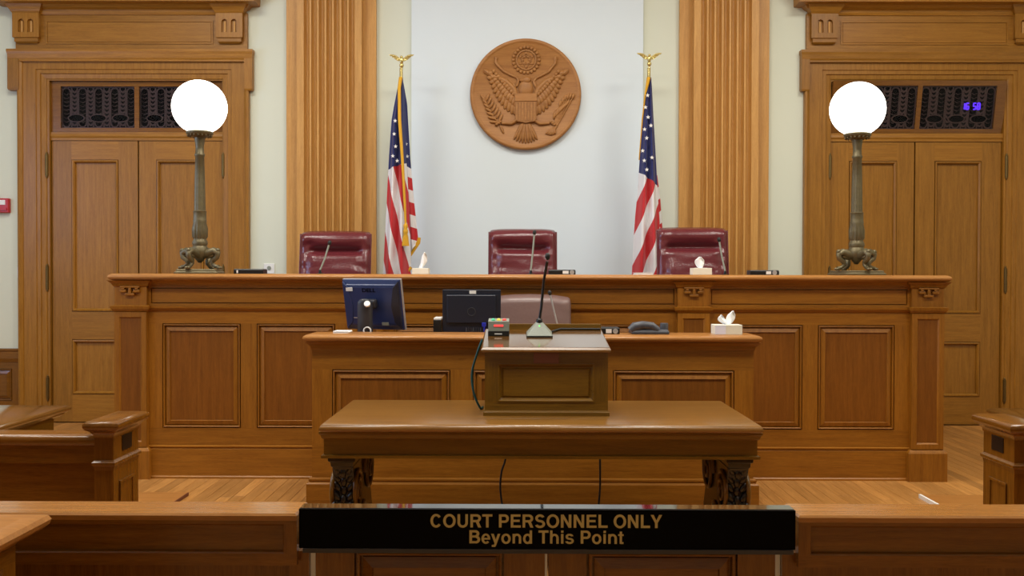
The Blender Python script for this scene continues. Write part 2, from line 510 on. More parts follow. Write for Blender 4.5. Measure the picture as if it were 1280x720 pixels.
# wainscot on the wall outside each door casing
for k, (a, b_) in enumerate(((XL, mxl(26)), (mxr(26), XR))):
    t = thing('trim_%d' % (4 + k), ((a + b_) / 2, YW, 0), 'dark oak wainscot panel at the foot of the cream wall', 'wainscot', 'wainscot panels', kind='structure')
    zt = ZP(437, YW)
    MB().stack(a, b_, YW - .03, YW, [(0, zt - .14), (.01, zt - .1), (.01, zt - .03), (.02, zt - .02), (.02, zt)]).build('chair_rail', 'rail_x', t)
    frame_panels(t, a, b_, .0, zt - .14, YW - .025, [(a + .1, b_ - .08, .22, zt - .2)], t=.024, mh='rail_x', mv='rail_z', mf='rail_x', split=False)

# ---------------------------------------------------------------- double doors with transom
def arch_plate(x0, x1, z0, z1, y, t, arches, name, mat, parent):
    cu = bpy.data.curves.new(name, 'CURVE'); cu.dimensions = '2D'; cu.fill_mode = 'BOTH'; cu.extrude = t / 2
    def poly(pts):
        sp = cu.splines.new('POLY'); sp.points.add(len(pts) - 1); sp.use_cyclic_u = True
        for p, c in zip(sp.points, pts): p.co = (c[0], c[1], 0, 1)
    poly([(x0, z0), (x1, z0), (x1, z1), (x0, z1)])
    for (cx, b_, h, r_) in arches:
        poly([(cx - r_, b_), (cx + r_, b_)] + [(cx + r_ * math.cos(PI * j / 8), h + r_ * math.sin(PI * j / 8)) for j in range(9)])
    to = bpy.data.objects.new(name, cu); C.objects.link(to)
    bpy.context.view_layer.update()
    me = bpy.data.meshes.new_from_object(to.evaluated_get(bpy.context.evaluated_depsgraph_get()))
    bpy.data.objects.remove(to)
    off = Vector((0, 0, 0)); p = parent
    while p: off += p.location; p = p.parent
    for v in me.vertices: v.co = Vector((v.co.x, y + t / 2 - v.co.z, v.co.y)) - off
    me.materials.clear(); me.materials.append(MATS[mat])
    o = bpy.data.objects.new(name, me); C.objects.link(o); o.parent = parent
    return o
def double_door(idx, q, tilt, label):
    t = thing('door_%d' % idx, (q(170), YW, 0), label, 'door', kind='structure')
    def S(a, b_): return sorted((q(a), q(b_)))
    Z = lambda py: ZP(py, YW)
    # casing, three sided
    a, b_ = S(26, 313); zt = Z(66)
    wj = q(61) - q(26) if q(61) > q(26) else q(26) - q(61)
    MB().rings(a, b_, 0, zt, [(0, YW), (0, YW - .06), (.02, YW - .066), (.045, YW - .05), (.05, YW - .04), (.175, YW - .04), (.18, YW - .03),
               (.215, YW - .03), (.22, YW - .018), (wj - .02, YW - .014), (wj - .012, YW - .010), (wj - .012, YW)], cap=False, U_=True).build('casing', 'door_z', t)
    # crossets at the casing's upper corners and head moulding
    for (u0, u1) in ((15, 30), (309, 317)):
        u0, u1 = (15, 29) if u0 == 15 else (308, 318)
        a, b_ = S(u0, u1)
        MB().stack(a, b_, YW - .075, YW, [(-.006, Z(115)), (0, Z(113)), (0, Z(66))]).build('crosset', 'door_z', t)
    a, b_ = S(15, 318)
    MB().stack(a, b_, YW - .08, YW, [(-.012, Z(79)), (-.012, Z(77)), (-.004, Z(75)), (.0, Z(70)), (.006, Z(67)), (.006, Z(64))]).build('head_moulding', 'door_x', t)
    # frieze
    a, b_ = S(24, 311)
    bx('frieze', 'door_x', t, a, b_, YW - .05, YW, Z(65), Z(18))
    a2, b2 = S(62, 269)
    MB().rings(a2, b2, Z(57), Z(28), [(0, YW - .0505), (0, YW - .058), (.012, YW - .058), (.013, YW - .0505), (.019, YW - .0505), (.021, YW - .056)]).build('frieze_panel', 'door_x', t)
    for (u0, u1) in ((23, 56), (274, 307)):
        a, b_ = S(u0, u1); w_ = b_ - a
        zb, zt2 = Z(50), Z(19)
        arch_plate(a, b_, zb, zt2, YW - .10, .024, [(a + w_ * .33, zb + .05, zb + .15, w_ * .115), (a + w_ * .68, zb + .05, zb + .15, w_ * .115)], 'corner_block', 'door_z', t)
        bl = t.children[-1] if False else None
        bx('block_core', 'door_z', t, a + .002, b_ - .002, YW - .075, YW - .05, zb, zt2)
        for fx in (.33, .68):
            MB().tube([(a + w_ * fx, YW - .078, zb + .05), (a + w_ * fx, YW - .078, zb + .16)], .012).build('reed', 'pil_z', t, smooth=50)
        MB().stack(a + .015, b_ - .015, YW - .09, YW - .05, [(-.02, Z(57)), (0, Z(55)), (0, Z(51)), (.01, Z(50.2))]).build('block_foot', 'door_x', t)
        MB().stack(a, b_, YW - .10, YW - .05, [(0, Z(20)), (.012, Z(18)), (.02, Z(16)), (.035, Z(13)), (.05, Z(9.5))]).build('block_cap', 'door_x', t)
    # cornice
    a, b_ = S(23, 307)
    MB().stack(a, b_, YW - .06, YW, [(0, Z(21)), (.012, Z(18)), (.015, Z(15)), (.045, Z(13)), (.07, Z(10)), (.15, Z(9)), (.155, Z(-2)), (.165, Z(-4)), (.2, Z(-12)), (.2, Z(-16))]).build('cornice', 'door_x', t)
    for (u0, u1) in ((58, 62.6), (278.4, 283)):
        a, b_ = S(u0, u1)
        bx('jamb', 'door_z', t, a, b_, YW - .004, YW + .14, 0, Z(98))
    a, b_ = S(62.6, 278.4)
    bx('head_jamb', 'door_x', t, a, b_, YW - .004, YW + .14, Z(101.6), Z(98))
    # threshold bar between transom and leaves
    a, b_ = S(61.5, 279.5)
    MB().stack(a, b_, YW + .02, YW + .1, [(0, Z(176)), (0, Z(173)), (.008, Z(171)), (.004, Z(168)), (.004, Z(165.5))]).build('transom_bar', 'door_x', t)
    # transom sash
    zb, zt2 = Z(165), Z(102)
    tf = (lambda x_, y_, z_: (x_, y_ - tilt * (z_ - zb) / (zt2 - zb), z_))
    sa, sb_ = S(63, 278)
    ys = YW + .03
    sash = MB()
    g0, g1 = Z(160), Z(108)
    sash.box(sa, sb_, ys, ys + .04, zb, g0, tf); sash.box(sa, sb_, ys, ys + .04, g1, zt2, tf)
    p1 = S(75, 167); p2 = S(173, 266)
    mm = sorted((p1, p2))
    sash.box(sa, mm[0][0], ys, ys + .04, g0, g1, tf); sash.box(mm[0][1], mm[1][0], ys, ys + .04, g0, g1, tf); sash.box(mm[1][1], sb_, ys, ys + .04, g0, g1, tf)
    so = sash.build('transom_sash', 'rail_x', t)
    for (a, b_) in mm:
        po = MB().box(a, b_, ys - .0045, ys - .0015, g0, g1, tf).build('pane', 'dark_glass', t)
        gm = MB(); W_ = b_ - a; H_ = g1 - g0; yg = ys + .022
        def bar(x0, z0, x1, z1, th=.0045):
            d = Vector((x1 - x0, 0, z1 - z0)); nrm = Vector((-d.z, 0, d.x)).normalized() * th
            vs_ = [(x0 + nrm.x, yg, z0 + nrm.z), (x0 - nrm.x, yg, z0 - nrm.z), (x1 - nrm.x, yg, z1 - nrm.z), (x1 + nrm.x, yg, z1 + nrm.z)]
            gm.add(vs_ + [(v[0], yg + .006, v[2]) for v in vs_], [(0, 1, 2, 3), (7, 6, 5, 4), (0, 4, 5, 1), (1, 5, 6, 2), (2, 6, 7, 3), (3, 7, 4, 0)], tf)
        bar(a, g0 + .004, b_, g0 + .004); bar(a, g1 - .004, b_, g1 - .004); bar(a + .004, g0, a + .004, g1); bar(b_ - .004, g0, b_ - .004, g1)
        wd, wl_ = W_ * .122, W_ * .0975
        x0 = a
        for c_ in range(9):
            wide = c_ % 2 == 0
            x1 = x0 + (wd if wide else wl_); xc = (x0 + x1) / 2
            if wide:
                r_ = (x1 - x0) / 2 - .006
                for s_, zc in ((1, g1 - r_ - .012), (-1, g0 + r_ + .012)):
                    for j in range(6):
                        A, B = PI * j / 6, PI * (j + 1) / 6
                        bar(xc + r_ * math.cos(A), zc + s_ * r_ * math.sin(A), xc + r_ * math.cos(B), zc + s_ * r_ * math.sin(B), .006)
                bar(xc - r_, g0 + r_ + .012, xc - r_, g1 - r_ - .012, .004); bar(xc + r_, g0 + r_ + .012, xc + r_, g1 - r_ - .012, .004)
                for q_ in range(8):
                    z_ = g0 + H_ * (.14 + .095 * q_)
                    bar(x0 + .018, z_ + .014, xc, z_, .0022); bar(xc, z_, x1 - .018, z_ + .014, .0022)
            else:
                bar(x0 + .008, g0, x0 + .008, g1, .006); bar(x1 - .008, g0, x1 - .008, g1, .006)
                for q_ in range(9):
                    z_ = g0 + H_ * (.06 + .1 * q_)
                    bar(x0 + .01, z_ + .022, xc, z_, .008); bar(xc, z_, x1 - .01, z_ + .022, .008)
            x0 = x1
        gm.build('grille', 'grille_metal', t)
        om = MB(); dm = MB()
        for c_ in range(3):
            xc = a + W_ * (.2 + .3 * c_); zc = g0 + H_ * .24
            pts = [(xc + .085 * math.cos(2 * PI * j / 20), zc + .042 * math.sin(2 * PI * j / 20)) for j in range(20)]
            om.prism(pts, yg - .008, yg + .004, 'y', tf)
            pts = [(xc + .074 * math.cos(2 * PI * j / 20), zc + .033 * math.sin(2 * PI * j / 20)) for j in range(20)]
            dm.prism(pts, yg - .010, yg - .008, 'y', tf)
        oo = om.build('oval_frame', 'grille_metal', t); dm.build('oval_glass', 'sign_black', oo)
    # leaves
    for (u0, u1, pa, pb, hpx) in ((63, 171.5, 88, 147, 59.5), (172, 278, 194, 254, 279.5)):
        a, b_ = S(u0 + .7, u1 - .6)
        yl = YW + .03
        lf = MB().box(a, b_, yl + .03, yl + .05, .006, Z(176.5)).build('leaf', 'door_z', t)
        xa, xb = S(pa, pb)
        zs = [.006, Z(495), Z(426), Z(391), Z(200), Z(176.5)]
        bx('stile', 'door_z', lf, a, xa, yl, yl + .03, zs[0], zs[5]); bx('stile', 'door_z', lf, xb, b_, yl, yl + .03, zs[0], zs[5])
        for i in (0, 2, 4): bx('rail', 'door_x', lf, xa, xb, yl, yl + .03, zs[i], zs[i + 1])
        for i in (1, 3):
            MB().rings(xa, xb, zs[i], zs[i + 1], [(0, yl), (.001, yl + .014), (.006, yl + .014), (.007, yl - .008), (.018, yl - .010), (.030, yl + .004), (.032, yl + .024), (.05, yl + .024)]).build('panel', 'door_z', lf)
        hx_ = q(hpx)
        for (h0, h1) in ((221, 194), (363, 334), (500, 473)):
            hm = MB().tube([(hx_, YW - .012, Z(h0)), (hx_, YW - .012, Z(h1))], .015, 10)
            hm.ell((hx_, YW - .012, Z(h0) - .01), (.009, .009, .014)); hm.ell((hx_, YW - .012, Z(h1) + .01), (.009, .009, .014))
            hm.build('hinge', 'brass_dark', lf, smooth=50)
    return t
double_door(1, mxl, 0.0, 'panelled oak double doors with dark transom, beside the red fire alarm')
double_door(2, mxr, 0.10, 'panelled oak double doors under a tilted transom showing reflected violet clock digits')
# clock reflection in the tilted transom, built as glowing digits before its grille
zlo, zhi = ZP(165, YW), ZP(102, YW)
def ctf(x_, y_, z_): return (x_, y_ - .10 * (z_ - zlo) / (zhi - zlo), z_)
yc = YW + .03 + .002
t = thing('clock_reflection', (XP(1213, YW, 132), YW, ZP(137, YW, 1213)), 'reflected violet clock digits, built as glowing segments behind the tilted transom glass', 'reflection')
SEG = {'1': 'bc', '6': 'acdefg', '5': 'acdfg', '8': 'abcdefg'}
MB().box(XP(1202, YW - .05), XP(1226, YW - .05), yc + .006, yc + .010, ZP(132.4, YW - .05, 1213), ZP(131.6, YW - .05, 1213), ctf).build('carrier_bar', 'black_plastic', t)  # added strip that only joins the reflected digits
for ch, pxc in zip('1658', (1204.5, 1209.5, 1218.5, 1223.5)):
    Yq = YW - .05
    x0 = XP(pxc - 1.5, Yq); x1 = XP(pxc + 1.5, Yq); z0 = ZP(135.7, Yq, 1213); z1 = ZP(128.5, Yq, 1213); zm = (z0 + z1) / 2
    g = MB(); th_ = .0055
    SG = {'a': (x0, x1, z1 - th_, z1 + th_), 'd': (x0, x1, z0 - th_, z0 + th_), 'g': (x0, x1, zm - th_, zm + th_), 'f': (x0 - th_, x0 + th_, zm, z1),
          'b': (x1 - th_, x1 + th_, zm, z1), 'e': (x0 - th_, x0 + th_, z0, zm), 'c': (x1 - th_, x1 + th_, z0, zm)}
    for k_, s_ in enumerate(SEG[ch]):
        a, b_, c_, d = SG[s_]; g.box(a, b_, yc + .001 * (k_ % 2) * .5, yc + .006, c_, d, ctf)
    g.build('reflected_digit', 'reflection_violet', t)

# ---------------------------------------------------------------- wall fittings
a, b_ = XP(-10, 9.58), XP(13, 9.58)
t = thing('fire_alarm', ((a + b_) / 2, YW, ZP(266, 9.58, 5)), 'red fire alarm pull station on the cream wall', 'fire alarm')
bx('body', 'fire_red', t, a, b_, 9.55, YW, ZP(266, 9.58, 5), ZP(248, 9.58, 5), bevel=.008)
bx('lens', 'white_plastic', t, XP(0, 9.55), XP(7, 9.55), 9.543, 9.552, ZP(256, 9.55, 5), ZP(250, 9.55, 5), bevel=.002)
bx('handle', 'fire_red', t, XP(-4, 9.55), XP(9, 9.55), 9.54, 9.551, ZP(263, 9.55, 5), ZP(260, 9.55, 5), bevel=.002)
t = thing('light_switch', (XP(25, YW), YW, ZP(347, YW, 25)), 'small white switch plate on the wall beside the door casing', 'switch')
bx('plate', 'white_plastic', t, XP(21.5, 9.59), XP(26, 9.59), 9.588, YW, ZP(347, YW, 25), ZP(334, YW, 25), bevel=.002)
bx('toggle', 'phone_grey', t, XP(23, 9.59), XP(25, 9.59), 9.578, 9.588, ZP(341, YW, 25), ZP(337, YW, 25), bevel=.001)
t = thing('outlet_plate', (XP(336.5, YW), YW, ZP(341, YW, 337)), 'white wall plate with a round port beside the fluted pilaster', 'outlet')
bx('plate', 'white_plastic', t, XP(330, 9.59), XP(343, 9.59), 9.588, YW, ZP(342, YW, 337), ZP(329.5, YW, 337), bevel=.002)
MB().tube([(XP(336.5, 9.59), 9.58, ZP(335, YW, 337)), (XP(336.5, 9.59), 9.589, ZP(335, YW, 337))], .02, 16).build('port', 'device_grey', t)

# ================================================================== JUDGES BENCH
YBn = 7.02
bl, br = XP(143, 7.0, 420), XP(1180, 7.0, 420)
bench = thing('judges_bench', ((bl + br) / 2, YBn, 0), 'long panelled oak judges bench with square posts and moulded top', 'bench')
zc1, zc0 = 1.500, 1.450
def bz(py): return 1.5 - (py - 343.5) / (F / 7.0)
# carcass
bx('carcass', 'oak_x', bench, bl + .03, br - .03, YBn + .031, YBn + .10, 0, 1.45)
for a, b_ in ((bl, bl + .06), (br - .06, br)):
    bx('end_panel', 'oak_z', bench, a + .003, b_ - .003, YBn + .10, 9.3, 0, 1.45)
cl, cr = XP(134, 6.93, 345), XP(1190.5, 6.93, 345)
cap = MB().stack(cl + .03, cr - .03, 6.96, 7.72, [(-.01, zc0), (.012, zc0 + .004), (.026, zc0 + .014), (.031, zc0 + .026), (.026, zc0 + .038), (.012, zc0 + .047), (0, zc1)])
cap.build('counter_top', 'capwood', bench, smooth=60)
posts = [(143, 183), (438, 478), (847, 887), (1140, 1180)]
PX = [(XP(a, 6.98, 420), XP(b_, 6.98, 420)) for a, b_ in posts]
bays = []
for i in range(3): bays.append((PX[i][1], PX[i + 1][0]))
zs_t, zs_b = bz(384), bz(390.5)          # string course
ORN = [(-.085, .085, .045, .058), (-.012, .012, .0, .045), (-.085, -.03, .012, .032), (.03, .085, .012, .032), (-.04, .04, -.012, .006), (-.07, -.045, .032, .046), (.045, .07, .032, .046)]
for i, (a, b_) in enumerate(PX):
    yf = 6.975
    p = MB().stack(a, b_, yf + .012, YBn + .03, [(.025, 0), (.025, .205), (.016, .222), (.0, .235), (0, zs_b - .005), (.008, zs_b), (.022, zs_b + .018), (.026, zs_t), (.0, zs_t + .006),
                   (0, bz(360)), (.012, bz(358.5)), (.018, bz(356)), (.036, bz(353)), (.044, zc0)]).build('post', 'oak_z', bench)
    MB().rings(a, b_, .235, zs_b - .006, [(0, yf + .013), (0, yf), (.036, yf), (.040, yf + .004), (.046, yf + .011)], cap=False).build('post_frame', 'oak_z', p)
    MB().rings(a + .045, b_ - .045, .28, zs_b - .051, [(0, yf + .011), (.006, yf + .0105)]).build('post_panel', 'oak_field', p)
    xc = (a + b_) / 2; zo = bz(369)
    om = MB()
    for (u0, u1, w0, w1) in ORN: om.box(xc + u0 * .85, xc + u1 * .85, yf - .012, yf + .013, zo + w0, zo + w1)
    om.build('carved_ornament', 'oak_x', p, bevel=.004)
bay_panels = [[(203, 301), (321, 419)], [(492, 600), (612, 710), (722, 830)], [(903.5, 1003), (1022, 1118)]]
for (a, b_), ops in zip(bays, bay_panels):
    # frieze with sunk panel, string, body, base
    MB().rings(a, b_, zs_t, bz(358), [(0, YBn), (.018, YBn), (.019, YBn + .018), (.024, YBn + .018), (.026, YBn + .006), (.030, YBn + .006)]).build('frieze_panel', 'oak_x', bench)
    MB().stack(a, b_, YBn, YBn + .03, [(0, bz(358.5)), (.010, bz(358)), (.012, bz(356)), (.03, bz(353)), (.036, zc0)]).build('bed_moulding', 'oak_x', bench)
    MB().stack(a, b_, YBn, YBn + .03, [(0, zs_b), (.012, zs_b + .006), (.026, zs_b + .022), (.028, zs_t - .003), (0, zs_t)]).build('string_moulding', 'oak_x', bench)
    opens = [(XP(u0, YBn, 470), XP(u1, YBn, 470), bz(537.5), bz(406)) for u0, u1 in ops]
    frame_panels(bench, a, b_, .235, zs_b, YBn, opens)
    MB().stack(a, b_, YBn - .004, YBn + .03, [(0.012, 0), (.012, .215), (.004, .222), (.014, .23), (.014, .238), (0, .242)]).build('baseboard', 'oak_x', bench)
    MB().stack(a, b_, YBn - .025, YBn, [(0, 0), (0, .012), (-.008, .02)]).build('shoe_moulding', 'oak_x', bench)
plat = MB().box(bl + .07, br - .07, YBn + .11, YW - .06, 0, .55).build('floor_platform', 'rail_x')
struct(plat, 'raised wooden platform behind the judges bench', 'platform')

# ================================================================== CLERK DESK
YD = 5.95
def dz(py): return 1.5 - (py - 343.5) / (F / YD)
dl, dr = XP(390, YD, 480), XP(942, YD, 480)
desk = thing('clerk_desk', ((dl + dr) / 2, YD, 0), 'lower panelled oak clerk desk standing before the judges bench', 'desk')
dt, db = dz(418.5), dz(428)
bx('carcass', 'oak_x', desk, dl + .005, dr - .005, YD + .031, YD + .08, 0, db)
for a, b_ in ((dl, dl + .05), (dr - .05, dr)):
    bx('end_panel', 'oak_z', desk, a + .003, b_ - .003, YD + .08, 6.94, 0, .97)
cl, cr = XP(378, 5.88, 422), XP(953.5, 5.88, 422)
MB().stack(cl + .03, cr - .03, 5.91, 6.17, [(-.01, db), (.012, db + .004), (.026, db + .013), (.031, db + .024), (.026, db + .036), (.012, dt - .003), (0, dt)]).build('counter_top', 'capwood', desk, smooth=60)
MB().stack(dl, dr, YD, YD + .05, [(0, dz(438)), (.008, dz(436)), (.012, dz(433)), (.03, dz(430)), (.04, db)]).build('bed_moulding', 'oak_x', desk)
opens = [(XP(u0, YD, 480), XP(u1, YD, 480), dz(556), dz(463)) for u0, u1 in ((415, 563), (591, 740), (766, 918))]
frame_panels(desk, dl, dr, dz(601), dz(438), YD, opens)
MB().stack(dl, dr, YD - .002, YD + .03, [(.03, 0), (.03, dz(606)), (.012, dz(603.5)), (.018, dz(602)), (.018, dz(600)), (0, dz(598.5))]).build('baseboard', 'oak_x', desk)
bx('work_top', 'capwood', desk, dl + .06, dr - .06, YD + .08, 6.62, .945, .98, bevel=.006)
bx('riser', 'oak_x', desk, dl + .06, dr - .06, 6.13, 6.16, .98, db)
cp = MB().box(dl + .08, dr - .08, 6.37, 6.96, 0, .2).build('floor_step', 'rail_x')
struct(cp, 'low wooden platform between the clerk desk and the bench', 'platform')

# ================================================================== TABLE
TY0, TY1 = 4.63, 5.56
tz = 1.5 - (532 - 343.5) * TY0 / F
tl, tr_ = XP(398, TY0, 535), XP(955, TY0, 535)
def tzp(py): return 1.5 - (py - 343.5) * (TY0 + .05) / F
tab = thing('library_table', ((tl + tr_) / 2, (TY0 + TY1) / 2, 0), 'long dark oak table on carved black scroll legs', 'table')
top_b = tzp(541)
MB().stack(tl + .025, tr_ - .025, TY0 + .025, TY1 - .025, [(-.004, top_b), (.014, top_b + .004), (.024, top_b + .014), (.024, top_b + .022), (.014, tz - .004), (0, tz)]).build('table_top', 'walnut_gloss', tab, smooth=60)
al, ar = XP(404.5, TY0 + .05, 560), XP(947, TY0 + .05, 560)
MB().stack(al, ar, TY0 + .055, TY1 - .055, [(.012, tzp(574.5)), (.012, tzp(571)), (0, tzp(570)), (0, tzp(551)), (.010, tzp(549)), (.014, tzp(545)), (.022, tzp(543)), (.022, top_b)]).build('apron', 'walnut_x', tab)
zap = tzp(574.5)
for side in (0, 1):
    # front face span and depth of the scroll slab
    xa, xb = (XP(413.5, 4.76, 600), XP(439.5, 4.76, 600)) if side == 0 else (XP(912.5, 4.76, 600), XP(938, 4.76, 600))
    y0, y1 = 4.76, 5.42
    H = zap
    lg = MB()
    # S-profiled slab in the Y-Z plane
    pts = []
    N = 26
    fr = []; bk = []
    for i in range(N + 1):
        u = i / N
        z = .075 + (H - .07 - .075) * u
        d = .05 * math.sin(u * 2 * PI * .9 + .5)
        fr.append((y0 + .03 - d, z)); bk.append((y1 - .03 + d, z))
    prof = fr + bk[::-1]
    n_ = len(fr)
    vs_ = []; fs = []
    for xx in (xa, xb):
        for p in fr: vs_.append((xx, p[0], p[1]))
        for p in bk: vs_.append((xx, p[0], p[1]))
    o2 = 2 * n_
    for i in range(n_ - 1):
        fs += [(i, i + 1, n_ + i + 1, n_ + i), (o2 + i, o2 + n_ + i, o2 + n_ + i + 1, o2 + i + 1),
               (i, o2 + i, o2 + i + 1, i + 1), (n_ + i, n_ + i + 1, o2 + n_ + i + 1, o2 + n_ + i)]
    fs += [(0, n_, o2 + n_, o2), (n_ - 1, o2 + n_ - 1, o2 + 2 * n_ - 1, 2 * n_ - 1)]
    lg.add(vs_, fs)
    leg = lg.build('leg', 'blackwood', tab, smooth=40)
    MB().stack(xa, xb, y0 + .02, y1 - .02, [(-.006, H - .078), (-.002, H - .066), (.004, H - .06), (.006, H - .038), (.016, H - .034), (.016, H)]).build('leg_capital', 'blackwood', tab, bevel=.003)
    MB().stack(xa, xb, y0 - .02, y1 + .02, [(.03, 0), (.03, .045), (.015, .06), (.005, .078)]).build('leg_foot', 'blackwood', tab, bevel=.003)
    # volutes on both flat sides
    for xx, sg in ((xa, -1), (xb, 1)):
        for (yc_, zc_, r0, dirn) in ((y0 + .15, H - .21, .115, 1), (y1 - .15, H - .16, .145, -1), ((y0 + y1) / 2, .2, .1, 1)):
            sp = []
            for k in range(44):
                a = k / 43 * 4.4 * PI
                r_ = r0 * (1 - .86 * k / 43)
                sp.append((xx + sg * (.004 + .012 * k / 43), yc_ + dirn * r_ * math.cos(a), zc_ + r_ * math.sin(a)))
            MB().tube(sp, [.013 - .006 * k / 43 for k in range(44)], 8).build('scroll', 'walnut_z', leg, smooth=60)
    # leaf carving on the front
    lf = MB()
    for r_ in range(9):
        for s_ in (-1, 0, 1):
            z_ = .12 + r_ * (H - .22) / 8; u = (z_ - .075) / (H - .145)
            d = .05 * math.sin(u * 2 * PI * .9 + .5)
            xc = (xa + xb) / 2 + s_ * (xb - xa) * .33
            lf.ell((xc, y0 + .028 - d, z_ + (.02 if s_ else 0)), (.016, .012, .03), Matrix.Rotation(s_ * .5, 3, 'Y'), 8, 6)
    lf.build('leaf_carving', 'blackwood', leg, smooth=60)
bx('stretcher', 'blackwood', tab, XP(440, 4.76, 600), XP(912, 4.76, 600), 5.02, 5.14, .05, .11, bevel=.01)

# ================================================================== LECTERN on the table
LY0 = 4.93
ll, lr = XP(606, LY0, 480), XP(760, LY0, 480)
LY1 = 5.42
def lz(py): return 1.5 - (py - 343.5) * LY0 / F
lec = thing('table_lectern', ((ll + lr) / 2, LY0, tz), 'small dark oak lectern with sloping polished lid standing on the table', 'lectern')
zf, zbk = lz(440), lz(440) + .062
slope = (zbk - zf) / (LY1 - LY0)
body = MB()
bpts = [(LY0, tz + .028), (LY1, tz + .028), (LY1, zbk - .004), (LY0, zf - .004)]
body.prism(bpts, ll + .004, lr - .004, 'x')
# push the front back for the frame
for v in body.v:
    if abs(v.y - LY0) < 1e-6: v.y += .026
body.build('body', 'walnut_z', lec)
MB().stack(ll, lr, LY0, LY1, [(.008, tz), (.008, tz + .018), (.003, tz + .022), (.0, tz + .028)]).build('base_moulding', 'walnut_x', lec)
xa, xb = XP(622, LY0, 480), XP(743, LY0, 480)
frame_panels(lec, ll, lr, tz + .028, zf - .003, LY0, [(xa, xb, lz(503), lz(455))], t=.026, mh='walnut_x', mv='walnut_z', mf='walnut_x', mm='walnut_x',
             mould=[(0, 0), (0, -.004), (.006, -.004), (.012, .006), (.018, .014)], field=[(.018, .014), (.024, .014), (.03, .009)])
lid = MB()
Lx0, Lx1 = XP(601.5, LY0 - .04, 437), XP(764, LY0 - .04, 437)
def lidz(y): return zf + (y - LY0) * slope
th = .026
for (o, hh) in ((0, 0),):
    prof = []
y_a, y_b = LY0 - .035, LY1 + .01
vsl = []
lv = [(-.008, 0), (0, .006), (0, .016), (-.008, th)]
for (o, h) in lv:
    for (x_, y_) in ((Lx0 - o, y_a - o), (Lx1 + o, y_a - o), (Lx1 + o, y_b + o), (Lx0 - o, y_b + o)):
        vsl.append((x_, y_, lidz(y_) + h))
fsl = [(3, 2, 1, 0), (12, 13, 14, 15)]
for k in range(3):
    for i in range(4):
        j = (i + 1) % 4; fsl.append((4 * k + i, 4 * k + j, 4 * k + 4 + j, 4 * k + 4 + i))
lid.add(vsl, fsl); lid.build('lid', 'walnut_gloss', lec)
lid2 = MB(); c8 = [(Lx0 + .008, y_a + .012), (Lx1 - .008, y_a + .012), (Lx1 - .008, y_b - .03), (Lx0 + .008, y_b - .03)]
lid2.add([(x_, y_, lidz(y_) + th) for x_, y_ in c8] + [(x_, y_, lidz(y_) + th + .0012) for x_, y_ in c8], [(3, 2, 1, 0), (4, 5, 6, 7), (0, 1, 5, 4), (1, 2, 6, 5), (2, 3, 7, 6), (3, 0, 4, 7)])
lid2.build('lid_surface', 'walnut_lid', lec)
lidtop = lambda y: lidz(y) + th + .0012
bx('back_ledge', 'walnut_x', lec, XP(611, y_b, 410), XP(751, y_b, 410), y_b - .025, y_b - .003, lidtop(y_b) - .008, lidtop(y_b) + .028, bevel=.003)
bx('plaque', 'plaque_brown', lec, XP(667, LY0, 450), XP(698.5, LY0, 450), LY0 - .006, LY0, lz(454.5), lz(441.5), bevel=.001)

# ================================================================== SEAL
ys_ = 9.565
scx, scz = U(657, 118, 9.53)
Rs = 69.2 / (F / 9.53)
seal = thing('wall_seal', (scx, ys_, scz - Rs), 'round carved wooden seal with eagle and shield on the white wall', 'seal')
def sp_(x_, y_, d=0):   # crop coordinates -> place on the disc face
    return Vector((scx + (x_ - 360) / 348 * Rs, ys_ - .052 - d, scz - (y_ - 362) / 348 * Rs))
tfy = lambda x_, y_, z_: (scx + x_, ys_ - z_, scz + y_)
MB().lathe([(Rs * .99, 0), (Rs, .01), (Rs, .045), (Rs * .99, .056), (Rs * .965, .062), (Rs * .94, .058), (Rs * .93, .054), (Rs * .92, .050), (.001, .052)], n_=96, tf=tfy).build('disc', 'carved', seal, smooth=40)
SK = Rs / 348
def yrot(a): return Matrix.Rotation(a, 3, 'Y')
def leafm(m_, p0, p1, wdt, thick=.012, d=.004):
    """leaf/feather shaped bump from p0 to p1 in crop units"""
    A, B = sp_(*p0, d), sp_(*p1, d); c = (A + B) / 2; L_ = (B - A).length / 2
    a = math.atan2(B.x - A.x, B.z - A.z)
    m_.ell(c, (wdt * SK, thick, L_), yrot(a), 8, 6)
gl = MB()
for k in range(22):
    a = 2 * PI * k / 22
    gl.ell(sp_(363 + 80 * math.cos(a), 150 + 80 * math.sin(a), .004), (11.5 * SK, .014, 11.5 * SK), None, 8, 6)
rg = [sp_(363 + 60 * math.cos(a), 150 + 60 * math.sin(a), .003) for a in [2 * PI * k / 32 for k in range(33)]]
gl.tube(rg, 5 * SK, 6)
for k in range(6):
    a = PI / 6 + PI * k / 3
    gl.ell(sp_(363 + 42 * math.cos(a), 150 + 42 * math.sin(a), .002), (8 * SK, .008, 8 * SK), None, 8, 6)
    gl.ell(sp_(363 + 22 * math.cos(a + .5), 150 + 22 * math.sin(a + .5), .002), (8 * SK, .008, 8 * SK), None, 8, 6)
for o_ in (0, PI):
    tri = [sp_(363 + 50 * math.sin(o_ + 2 * PI * k / 3), 150 - 50 * math.cos(o_ + 2 * PI * k / 3), .002) for k in (0, 1, 2, 0)]
    gl.tube(tri, 3 * SK, 6)
gl.build('star_glory', 'carved', seal, smooth=60)
rb = MB()
for pts in ([(175, 140), (172, 165), (190, 190), (225, 222), (270, 245), (302, 258), (315, 278), (306, 312), (290, 318), (282, 296)],
            [(545, 140), (546, 170), (520, 200), (505, 222), (460, 246), (425, 262), (410, 284), (420, 310), (432, 332), (415, 345)]):
    rb.tube([sp_(*p, .006) for p in pts], [9 * SK] * len(pts), 8)
    rb.ell(sp_(*pts[0], .006), (12 * SK, .012, 12 * SK), None, 8, 6)
